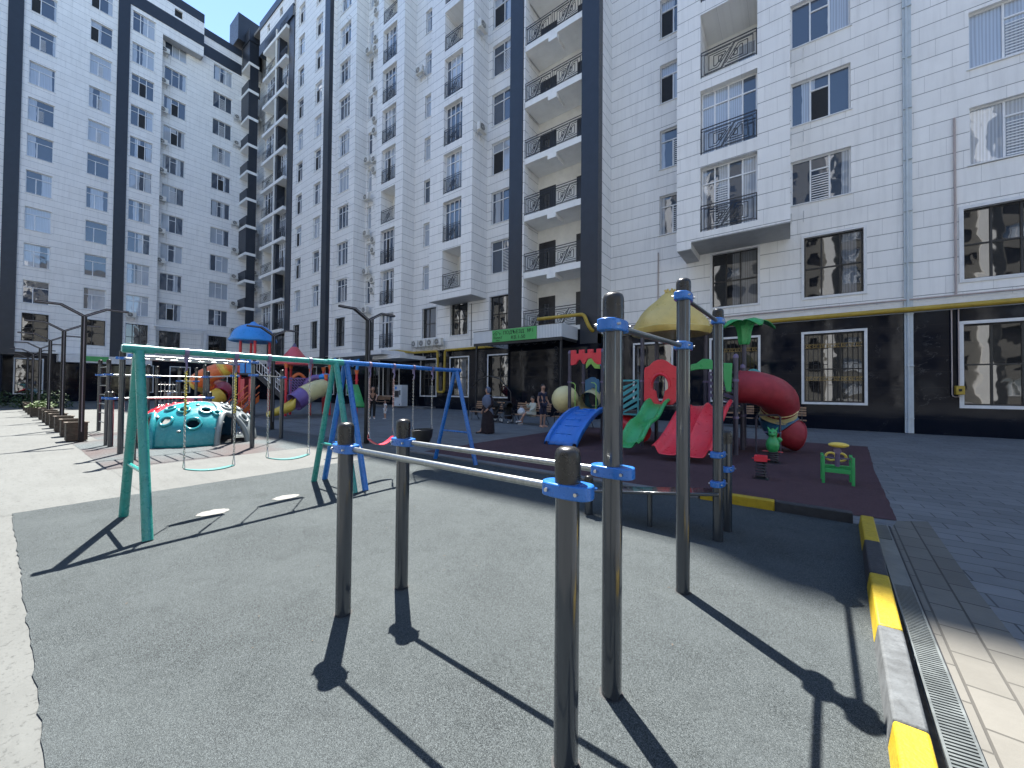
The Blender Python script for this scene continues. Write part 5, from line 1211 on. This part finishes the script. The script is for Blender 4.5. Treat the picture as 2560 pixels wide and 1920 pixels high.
# second tower
for x, y, h in ((-23.15, 9.81, 3.0), (-22.85, 11.02, 2.9), (-24.4, 10.6, 3.0), (-23.42, 12.09, 2.9), (-22.31, 11.91, 3.0), (-20.74, 12.69, 2.7), (-21.6, 11.3, 2.4)):
    q = MB(); q.cyl((x, y, 0), (x, y, h), .07, n=14); p = q.build('post', 'p_red', S); [MB().lathe([(.085, -.04), (.10, 0), (.085, .04)], (x, y, z), 12).build('collar', 'p_red', p) for z in (1.1, 2.1)]; MB().lathe([(.08, -.25), (.12, -.05), (.13, 0)], (x, y, h), 12).build('cap', 'p_orange', p)
q = MB(); q.lathe([(.98, -.10), (1.0, -.02), (.88, .10), (.62, .38), (.36, .72), (.16, .98)], (-23.75, 10.5, 3.05), 32, wob=lambda t, j: 1+(.03*math.cos(16*t) if j < 2 else 0)); rf = q.build('roof', 'p_redroof', S)
q = MB(); q.lathe([(.17, .96), (.06, 1.15), (1e-4, 1.24)], (-23.75, 10.5, 3.05), 20); q.build('roof_tip', 'violet', rf)
q = MB(); q.prism([(-24.4, 10.5), (-23.1, 9.8), (-22.3, 11.9), (-23.4, 12.1)], 1.1, 1.2, 'z'); q.build('deck', 'charcoal', S)
def lattice(x0, y0, x1, y1, z0, z1, mat):
    q = MB(); a, b_ = Vector((x0, y0, 0)), Vector((x1, y1, 0)); d = b_-a; L_ = d.length; d /= L_; n_ = Vector((-d.y, d.x, 0))*.02
    def pr(u0, w0, u1, w1, u2, w2, u3, w3):
        P4 = [a+d*u+Vector((0, 0, w)) for u, w in ((u0, w0), (u1, w1), (u2, w2), (u3, w3))]; q.add([p-n_ for p in P4]+[p+n_ for p in P4], [(0, 1, 2, 3), (7, 6, 5, 4), (0, 4, 5, 1), (1, 5, 6, 2), (2, 6, 7, 3), (3, 7, 4, 0)])
    e = .07; pr(0, z0, L_, z0, L_, z0+e, 0, z0+e); pr(0, z1-e, L_, z1-e, L_, z1, 0, z1); pr(0, z0+e, e, z0+e, e, z1-e, 0, z1-e); pr(L_-e, z0+e, L_, z0+e, L_, z1-e, L_-e, z1-e)
    H_ = z1-z0-2*e; W_ = L_-2*e
    for i in range(-5, 7):
        u = i*W_/6
        c0, c1 = u, u+H_*.9
        t0 = max(0, -c0/(c1-c0)) if c0 < 0 else 0; t1 = min(1, (W_-.05-c0)/(c1-c0))
        if t1 <= t0: continue
        pr(e+lerp(c0, c1, t0), z1-e-H_*t0, e+lerp(c0, c1, t0)+.07, z1-e-H_*t0, e+lerp(c0, c1, t1)+.07, z1-e-H_*t1, e+lerp(c0, c1, t1), z1-e-H_*t1)
    for i in range(1, 6): pr(e, z0+e+H_*i/6-.025, L_-e, z0+e+H_*i/6-.025, L_-e, z0+e+H_*i/6+.02, e, z0+e+H_*i/6+.02)
    return q.build('lattice_panel', mat, S)
lattice(-23.05, 9.92, -22.85, 10.95, 1.15, 2.2, 'p_purple')
q = MB(); q.tube([(-23.0, 10.1+.65*k/8, 2.2+.22*math.sin(math.pi*k/8)) for k in range(9)], .09, 8); q.build('arch', 'p_orange', S)
seg([(-21.75, 11.15, 1.60), (-21.5, 10.75, 1.55), (-21.38, 10.3, 1.38), (-21.36, 10.0, 1.22)], .50, 'p_cream'); seg([(-21.36, 10.0, 1.22), (-21.33, 9.7, 1.0), (-21.30, 9.45, .84)], .49, 'p_purple')
q = MB()
for i in range(9):
    t = i/8; c = Vector((lerp(-21.30, -21.62, t), lerp(9.45, 8.3, t), lerp(.84, .30, t**.7))); 
    for k in range(13):
        a = math.pi+math.pi*k/12; q.v.append((c.x+.47*math.cos(a)*.85, c.y-.47*math.cos(a)*.2, c.z+.40*math.sin(a)*lerp(1, .55, t)+ (.25*(1-t) if k in (0, 12) else 0)))
for i in range(8):
    for k in range(12): q.f.append((i*13+k, i*13+k+1, (i+1)*13+k+1, (i+1)*13+k))
o = q.build('chute', 'p_yellow', S, recalc=False); md = o.modifiers.new('t', 'SOLIDIFY'); md.thickness = .04
q = MB(); q.tube([(-22.35+.65*math.cos(t)*.5, 11.15+.65*math.cos(t)*.8, 1.5+.75*math.sin(t)) for t in [math.pi*i/12 for i in range(13)]], .16, 10); q.build('arch', 'p_purple', S)
q = MB(); q.sph((-22.2, 11.6, 2.25), .45, 16, sz=.5); q.build('canopy', 'p_sky', S)
q = MB(); q.tube([(-21.9, 11.8, 2.5), (-21.9, 11.8, 3.2), (-21.75, 11.9, 3.35), (-21.6, 12.0, 3.2), (-21.6, 12.0, 2.6)], .06, 8); q.tube([(-20.95, 12.5, 2.9), (-20.85, 12.6, 3.25), (-20.6, 12.7, 3.35), (-20.74, 12.69, 2.7)], .08, 8); q.build('handle', 'p_sky', S)
q = MB(); q.add([(-20.9, 12.1, 1.75), (-20.4, 12.6, 1.75), (-18.9, 12.1, .55), (-19.4, 11.6, .55)], [(0, 1, 2, 3)]); o = q.build('slide', 'p_green', S, recalc=False); md = o.modifiers.new('t', 'SOLIDIFY'); md.thickness = .12
S = S_keep

# ------------------------------------------------------------------ benches, kiosk, people
bn0 = thing('bench', 'slatted wooden bench', 'bench', (0, 0, 0), 'slatted benches')
q = MB()
for i in range(4): q.box(-.95, .23+.03*i, .60+i*.105, .95, .255+.03*i, .67+i*.105)
q.build('backrest', 'timber_bench', bn0, bevel=.004)
q = MB()
for i in range(4): q.box(-.95, -.24+.115*i, .42, .95, -.145+.115*i, .45)
q.build('seat', 'timber_bench', bn0, bevel=.004)
for x in (-.8, .8):
    q = MB(); q.tube([(x, -.30, .02), (x, -.22, .12), (x, -.24, .30), (x, -.22, .41), (x, .15, .41), (x, .24, .55), (x, .36, 1.02)], .018, 6); q.tube([(x, .34, .02), (x, .24, .15), (x, .12, .30), (x, .15, .41)], .018, 6)
    q.tube([(x, -.26, .62), (x, -.05, .66), (x, .22, .62)], .016, 6); q.tube([(x, -.22, .41), (x, -.28, .5), (x, -.26, .62)], .014, 6); q.build('leg', 'iron', bn0)
BN = [(-12.9, 15.3, 0, 'slatted bench behind the walking woman in the long robe'), (-9.9, 14.95, 0, 'slatted bench with the seated woman and a white bag'), (-7.7, 15.0, 0, 'slatted bench right of the standing man'),
      (-1.9, 20.3, 0, 'slatted bench half hidden behind the tube slide, left one'), (-.45, 20.3, 0, 'slatted bench by the black wall showing right of the tube slide'), (-30.1, 20.9, 0, 'slatted bench left of the white vending kiosk'), (-50.5, 10.5, .6, 'distant bench in the dark on the left side')]
for i, (x, y, rz, l) in enumerate(BN):
    if i == 0: bn0.location = (x, y, 0); bn0['label'] = l
    else: copy_tree(bn0, (x, y, 0), l, rz)
K = thing('vending_kiosk', 'white upright vending machine by the dark wall', 'vending machine', (-26.9, 20.35, 0))
q = MB(); q.box(-.55, -.1, .14, .45, .6, 1.95); bx = q.build('cabinet', 'kiosk_white', K, bevel=.03)
q = MB(); q.box(-.42, -.112, .95, .15, -.10, 1.45); q.build('dispensing_bay', 'ac_dark', bx); q = MB(); q.cyl((-.25, -.115, 1.68), (-.25, -.10, 1.68), .13, n=20); q.build('emblem', 'p_sky', bx)
q = MB(); q.box(.22, -.113, 1.1, .36, -.10, 1.5); q.box(.22, -.113, .25, .3, -.10, .35); q.box(-.42, -.13, .90, .15, -.1, .94); q.build('control_panel', 'frame_dark', bx)

def skin(name, V_, E_, R_, mat, par, sub=1, flat=None):
    me = bpy.data.meshes.new(name); me.from_pydata([tuple(v) for v in V_], E_, []); o = bpy.data.objects.new(name, me); COL.objects.link(o)
    m = o.modifiers.new('k', 'SKIN'); m.use_smooth_shade = True
    if not me.skin_vertices:
        bm = bmesh.new(); bm.from_mesh(me); bm.verts.layers.skin.verify(); bm.to_mesh(me); bm.free()
    for i, r in enumerate(R_):
        r = (r, r) if not isinstance(r, tuple) else r; me.skin_vertices[0].data[i].radius = r
    me.skin_vertices[0].data[0].use_root = True
    s_ = o.modifiers.new('s', 'SUBSURF'); s_.levels = s_.render_levels = sub
    bpy.context.view_layer.update()
    m2 = bpy.data.meshes.new_from_object(o.evaluated_get(bpy.context.evaluated_depsgraph_get())); m2.name = name; bpy.data.objects.remove(o)
    m2.materials.clear(); m2.materials.append(MATS[mat])
    for p in m2.polygons: p.use_smooth = True
    o = bpy.data.objects.new(name, m2); COL.objects.link(o)
    if par: o.parent = par
    return o
def person(label, loc, rz, h=1.75, J=None, shirt='cloth_navy', legs='cloth_navy', leglen='long', hairm='hair', short_hair=True, robe=None, scarf=None, shoe='shoe_white', sleeves='short', bald=False, group=None):
    """figure faces local -Y; J overrides joints (1.75 m figure)"""
    P_ = dict(pel=(0, 0, .95), wst=(0, 0, 1.08), chs=(0, .01, 1.30), nck=(0, .01, 1.47), hd0=(0, -.005, 1.55), hd1=(0, -.01, 1.66), shL=(.17, .01, 1.43), shR=(-.17, .01, 1.43), elL=(.22, .02, 1.15), elR=(-.22, .02, 1.15),
              wrL=(.23, -.06, .91), wrR=(-.23, -.06, .91), hpL=(.09, 0, .92), hpR=(-.09, 0, .92), knL=(.10, -.02, .50), knR=(-.10, -.02, .50), anL=(.10, .02, .08), anR=(-.10, .02, .08), toL=(.11, -.15, .03), toR=(-.11, -.15, .03))
    P_.update(J or {}); k = h/1.75; P_ = {a: Vector(v)*k for a, v in P_.items()}
    t = thing('person', label, 'person', loc, group, rz)
    names = ['pel', 'wst', 'chs', 'nck', 'hd0', 'hd1', 'shL', 'shR', 'elL', 'elR', 'wrL', 'wrR', 'hpL', 'hpR', 'knL', 'knR', 'anL', 'anR', 'toL', 'toR']; ix = {n: i for i, n in enumerate(names)}
    V_ = [P_[n] for n in names]; R_ = [.115, .105, .125, .055, .07, .085, .055, .055, .040, .040, .028, .028, .085, .085, .055, .055, .036, .036, .03, .03]
    E_ = [(ix[a], ix[b_]) for a, b_ in (('pel', 'wst'), ('wst', 'chs'), ('chs', 'nck'), ('nck', 'hd0'), ('hd0', 'hd1'), ('chs', 'shL'), ('chs', 'shR'), ('shL', 'elL'), ('elL', 'wrL'), ('shR', 'elR'), ('elR', 'wrR'), ('pel', 'hpL'), ('pel', 'hpR'), ('hpL', 'knL'), ('knL', 'anL'), ('anL', 'toL'), ('hpR', 'knR'), ('knR', 'anR'), ('anR', 'toR'))]
    for s_ in 'LR':                                        # palm and five fingers
        wr, el = P_['wr'+s_], P_['el'+s_]; d = (wr-el).normalized(); sd = Vector((0, -1, 0)) if abs(d.y) < .7 else Vector((1, 0, 0)); sd = (sd-d*sd.dot(d)).normalized(); pl_ = wr+d*.07*k; cr = d.cross(sd)
        i0 = len(V_); V_.append(pl_); R_.append(.028); E_.append((ix['wr'+s_], i0))
        for f, (off, ln) in enumerate(((.028, .065), (.010, .078), (-.010, .072), (-.027, .058))):
            b_ = len(V_); V_ += [pl_+sd*off*k+d*.035*k, pl_+sd*off*k+d*(.035+ln*.6)*k+cr*.012*k, pl_+sd*off*k+d*(.03+ln)*k+cr*.03*k]; R_ += [.0095, .0085, .007]; E_ += [(i0, b_), (b_, b_+1), (b_+1, b_+2)]
        b_ = len(V_); V_ += [wr+d*.03*k+sd*.035*k, wr+d*.075*k+sd*.058*k]; R_ += [.011, .009]; E_ += [(i0, b_), (b_, b_+1)]
    bo = skin('body', V_, E_, [(r*k, r*k) for r in R_], 'skin', t, 2)
    hd = P_['hd1']; up_ = (P_['hd1']-P_['hd0']).normalized()
    q = MB(); q.sph((0, 0, 0), .098*k, 16, .84, 1.0, 1.22); q.tube([(0, -.09*k, .015*k), (0, -.115*k, -.015*k), (0, -.095*k, -.025*k)], .012*k, 6)
    for s_ in (-1, 1): q.sph((s_*.083*k, .005*k, -.005*k), .022*k, 8, .5, .9, 1.3)
    q.xf(Matrix.Translation(hd-up_*.01*k)); q.build('head', 'skin', t)
    f = MB(); [f.sph((hd.x+s_*.032*k, hd.y-.088*k, hd.z+.012*k), .010*k, 6) for s_ in (-1, 1)]; f.sph((hd.x, hd.y-.092*k, hd.z-.055*k), .016*k, 6, 1.2, .4, .3); f.build('face', 'hair', t)
    if not scarf:
        q = MB(); q.sph((hd.x, hd.y+.018*k, hd.z+.026*k), .103*k, 16, .87, .98, 1.12)
        q.f = [fc for fc in q.f if sum(q.v[i][2] for i in fc)/len(fc) > hd.z+(.035 if short_hair else -.04)*k+.5*(hd.y-sum(q.v[i][1] for i in fc)/len(fc))*(1 if bald is False else 1)]
        q.build('hair', hairm, t, recalc=False)
        if not short_hair: q = MB(); q.sph((hd.x, hd.y+.10*k, hd.z+.02*k), .05*k, 10); q.build('hair', hairm, t)
    if robe:
        q = MB(); prof = [(.30, .03), (.29, .3), (.24, .7), (.19, .98), (.165, 1.15), (.19, 1.32), (.15, 1.44), (.06, 1.50)]
        q.lathe([(r*k, z*k) for r, z in prof], (0, 0, 0), 26, 1, .8, wob=lambda a, j: 1+(.07*math.cos(7*a) if j < 3 else .02*math.cos(5*a))); q.build('robe', robe, t)
        n_ = ['chs', 'shL', 'shR', 'elL', 'elR', 'wrL', 'wrR']; skin('sleeve', [P_[n] for n in n_], [(0, 1), (0, 2), (1, 3), (2, 4), (3, 5), (4, 6)], [.12*k, .075*k, .075*k, .065*k, .065*k, .06*k, .06*k], robe, t)
    else:
        n_ = ['pel', 'wst', 'chs', 'nck', 'shL', 'shR', 'elL', 'elR', 'wrL', 'wrR']; e_ = [(0, 1), (1, 2), (2, 3), (2, 4), (2, 5), (4, 6), (5, 7)]
        VV = [P_[n] for n in n_]
        if sleeves == 'short': VV[6] = P_['shL'].lerp(P_['elL'], .62); VV[7] = P_['shR'].lerp(P_['elR'], .62)
        VV[3] = P_['chs'].lerp(P_['nck'], .8); rr = [.135, .130, .148, .07, .075, .075, .062, .062, .05, .05]
        if sleeves == 'short': VV, rr, = VV[:8], rr[:8]
        else: e_ += [(6, 8), (7, 9)]
        skin('shirt', VV, e_, [(a*k*1.04, a*k*.86) for a in rr], shirt, t, 2)
        if legs:
            en = {'long': 1.0, 'short': 0.0}[leglen]
            kL, kR = (P_['anL'], P_['anR']) if en else (P_['knL'], P_['knR'])
            VV = [P_['pel'], P_['hpL'], P_['hpR'], P_['knL'], P_['knR']]; e_ = [(0, 1), (0, 2), (1, 3), (2, 4)]; rr = [.135, .105, .105, .075, .075]
            if en: VV += [P_['anL']+Vector((0, 0, .02*k)), P_['anR']+Vector((0, 0, .02*k))]; e_ += [(3, 5), (4, 6)]; rr += [.060, .060]
            skin('trousers' if en else 'shorts', VV, e_, [a*k for a in rr], legs, t, 2)
    if scarf:
        q = MB(); q.sph((hd.x, hd.y+.02*k, hd.z+.01*k), .118*k, 18, .9, 1.0, 1.22)
        q.f = [fc for fc in q.f if not (sum(q.v[i][1] for i in fc)/len(fc) < hd.y-.055*k and abs(sum(q.v[i][0] for i in fc)/len(fc)-hd.x) < .06*k and abs(sum(q.v[i][2] for i in fc)/len(fc)-hd.z) < .085*k)]
        q.lathe([(.06*k, 1.50*k), (.13*k, 1.46*k), (.215*k, 1.36*k), (.235*k, 1.22*k), (.22*k, 1.10*k)], (0, .0, 0), 24, 1, .82, wob=lambda a, j: 1+.05*math.cos(6*a+j)); q.add([(-.02, -.2*k, 1.30*k), (.20*k, -.1*k, 1.30*k), (.30*k, .05*k, .80*k), (.24*k, .10*k, .72*k), (.05, -.19*k, 1.05*k)], [(0, 1, 2, 3, 4)])
        o = q.build('headscarf', scarf, t, recalc=False); md = o.modifiers.new('t', 'SOLIDIFY'); md.thickness = .012
    for s_ in 'LR':
        a, b_ = P_['an'+s_], P_['to'+s_]; d = (b_-a); q = MB(); q.tube([a+Vector((0, 0, -.045*k))-d*.22, a.lerp(b_, .5)+Vector((0, 0, -.03*k)), b_+Vector((0, 0, -.0*k))+d*.12], .045*k, 10, rad=[.040*k, .045*k, .032*k]); q.build('shoe', shoe, t)
    return t
person('woman in a long dark robe and grey blue headscarf walking past the benches', (-9.0, 10.75, 0), R(-12), 1.66, robe='cloth_dark', scarf='hijab', shoe='cloth_black',
       J=dict(anR=(-.16, -.22, .08), toR=(-.24, -.36, .03), wrL=(.20, -.16, .95), elL=(.25, .03, 1.14)))
person('man in a navy shirt and shorts standing beside the bench', (-8.76, 14.2, 0), R(75), 1.83, shirt='cloth_navy', legs='cloth_navy', leglen='short', J=dict(wrL=(.24, -.14, .95), elL=(.25, .03, 1.16), elR=(-.25, .03, 1.15), wrR=(-.26, -.05, .92)), shoe='skin', bald=True)
sit = dict(pel=(0, .0, .53), wst=(0, .02, .66), chs=(0, .03, .88), nck=(0, .02, 1.05), hd0=(0, .01, 1.13), hd1=(0, 0, 1.24), shL=(.16, .02, 1.01), shR=(-.16, .02, 1.01), elL=(.21, -.06, .78), elR=(-.20, -.10, .80), wrL=(.10, -.26, .68), wrR=(-.12, -.26, 1.0),
           hpL=(.09, -.02, .52), hpR=(-.09, -.02, .52), knL=(.05, -.45, .58), knR=(-.10, -.45, .53), anL=(-.10, -.62, .22), anR=(-.16, -.50, .09), toL=(-.18, -.76, .17), toR=(-.22, -.66, .04))
person('woman in a cream outfit sitting on the bench with crossed legs', (-9.72, 14.85, 0), R(-20), 1.70, J=sit, shirt='cloth_cream', legs='cloth_cream', leglen='short', sleeves='long', short_hair=False)
person('man in dark clothes bending towards the small child', (-18.1, 12.0, 0), R(62), 1.80, shirt='cloth_black', legs='cloth_black', J=dict(chs=(0, -.10, 1.28), nck=(0, -.20, 1.42), hd0=(0, -.25, 1.48), hd1=(0, -.31, 1.57), shL=(.17, -.17, 1.38), shR=(-.17, -.17, 1.38), elL=(.19, -.33, 1.14), elR=(-.19, -.30, 1.12), wrL=(.12, -.58, 1.02), wrR=(-.12, -.55, 1.0)))
person('small child in a white shirt holding hands with the man in dark clothes', (-17.45, 12.35, 0), R(-10), .98, shirt='cloth_white', legs='cloth_white', leglen='short', J=dict(wrR=(-.38, .05, 1.35), elR=(-.30, .02, 1.30), hd1=(0, -.01, 1.67)))
person('person in a white top sitting far away on the left bench', (-50.2, 10.35, 0), R(20), 1.72, J=sit, shirt='cloth_white', legs='cloth_navy')
bg_ = thing('carrier_bag', 'white plastic carrier bag on the bench beside the seated woman', 'bag', (-10.35, 14.85, .45))
q = MB(); q.lathe([(.10, 0), (.16, .05), (.17, .16), (.10, .27), (.05, .31)], (0, 0, 0), 16, 1.2, .8, wob=lambda a, j: 1+.12*math.sin(5*a+j*2)); q.tube([(-.05, 0, .29), (-.03, 0, .40), (.03, 0, .40), (.05, 0, .29)], .008, 5); q.build('bag', 'bag_white', bg_)
def stroller(label, x, y, rz):
    s = thing('stroller', label, 'stroller', (x, y, 0), 'strollers', rz)
    for wx, wy, r in ((-.26, .30, .14), (.26, .30, .14), (-.22, -.36, .10), (.22, -.36, .10)):
        q = MB(); q.tube([(wx, wy+(r-.015)*math.cos(t), r+(r-.015)*math.sin(t)) for t in [2*math.pi*i/18 for i in range(18)]], .016, 8, closed=True); w_ = q.build('wheel', 'ac_dark', s); q = MB(); q.cyl((wx-.012, wy, r), (wx+.012, wy, r), r*.55, n=14); q.build('hub', 'frame_white', w_)
    q = MB()
    for sx in (-.24, .24): q.tube([(sx, -.36, .12), (sx, 0, .45), (sx, .42, 1.02)], .014, 6); q.tube([(sx, .30, .15), (sx, -.02, .5), (sx, -.15, .62)], .014, 6)
    q.tube([(-.24, .42, 1.02), (.24, .42, 1.02)], .018, 8); q.build('frame', 'iron', s)
    q = MB(); q.add([(-.2, -.28, .45), (.2, -.28, .45), (.2, .12, .42), (-.2, .12, .42), (-.2, .32, .92), (.2, .32, .92)], [(0, 1, 2, 3), (3, 2, 5, 4)]); o = q.build('seat', 'cloth_black', s, recalc=False); md = o.modifiers.new('t', 'SOLIDIFY'); md.thickness = .04
    q = MB(); q.sph((0, .10, .74), .27, 20, .85, 1.05, 1.1); q.f = [f for f in q.f if sum(q.v[i][2] for i in f)/len(f) > .76 and sum(q.v[i][1] for i in f)/len(f) > -.06]; o = q.build('hood', 'cloth_black', s, recalc=False); md = o.modifiers.new('t', 'SOLIDIFY'); md.thickness = .015
    q = MB(); q.lathe([(.14, .20), (.19, .24), (.2, .34)], (0, .1, 0), 14, 1, 1.1); q.build('basket', 'cloth_dark', s)
    return s
stroller('black stroller standing between the bench and the seated woman', -10.95, 14.7, R(60)); stroller('black stroller right behind the walking woman', -11.9, 14.6, R(-20))
pipe('awning', 'dark arched frame rising behind the benches', [(-15.4, 16.6, 0), (-15.3, 16.6, 1.6), (-14.6, 16.6, 2.2), (-13.8, 16.6, 2.4), (-13.0, 16.6, 2.2), (-12.3, 16.6, 1.5), (-12.2, 16.6, 0)], .03, 'frame_dark', 'arch')
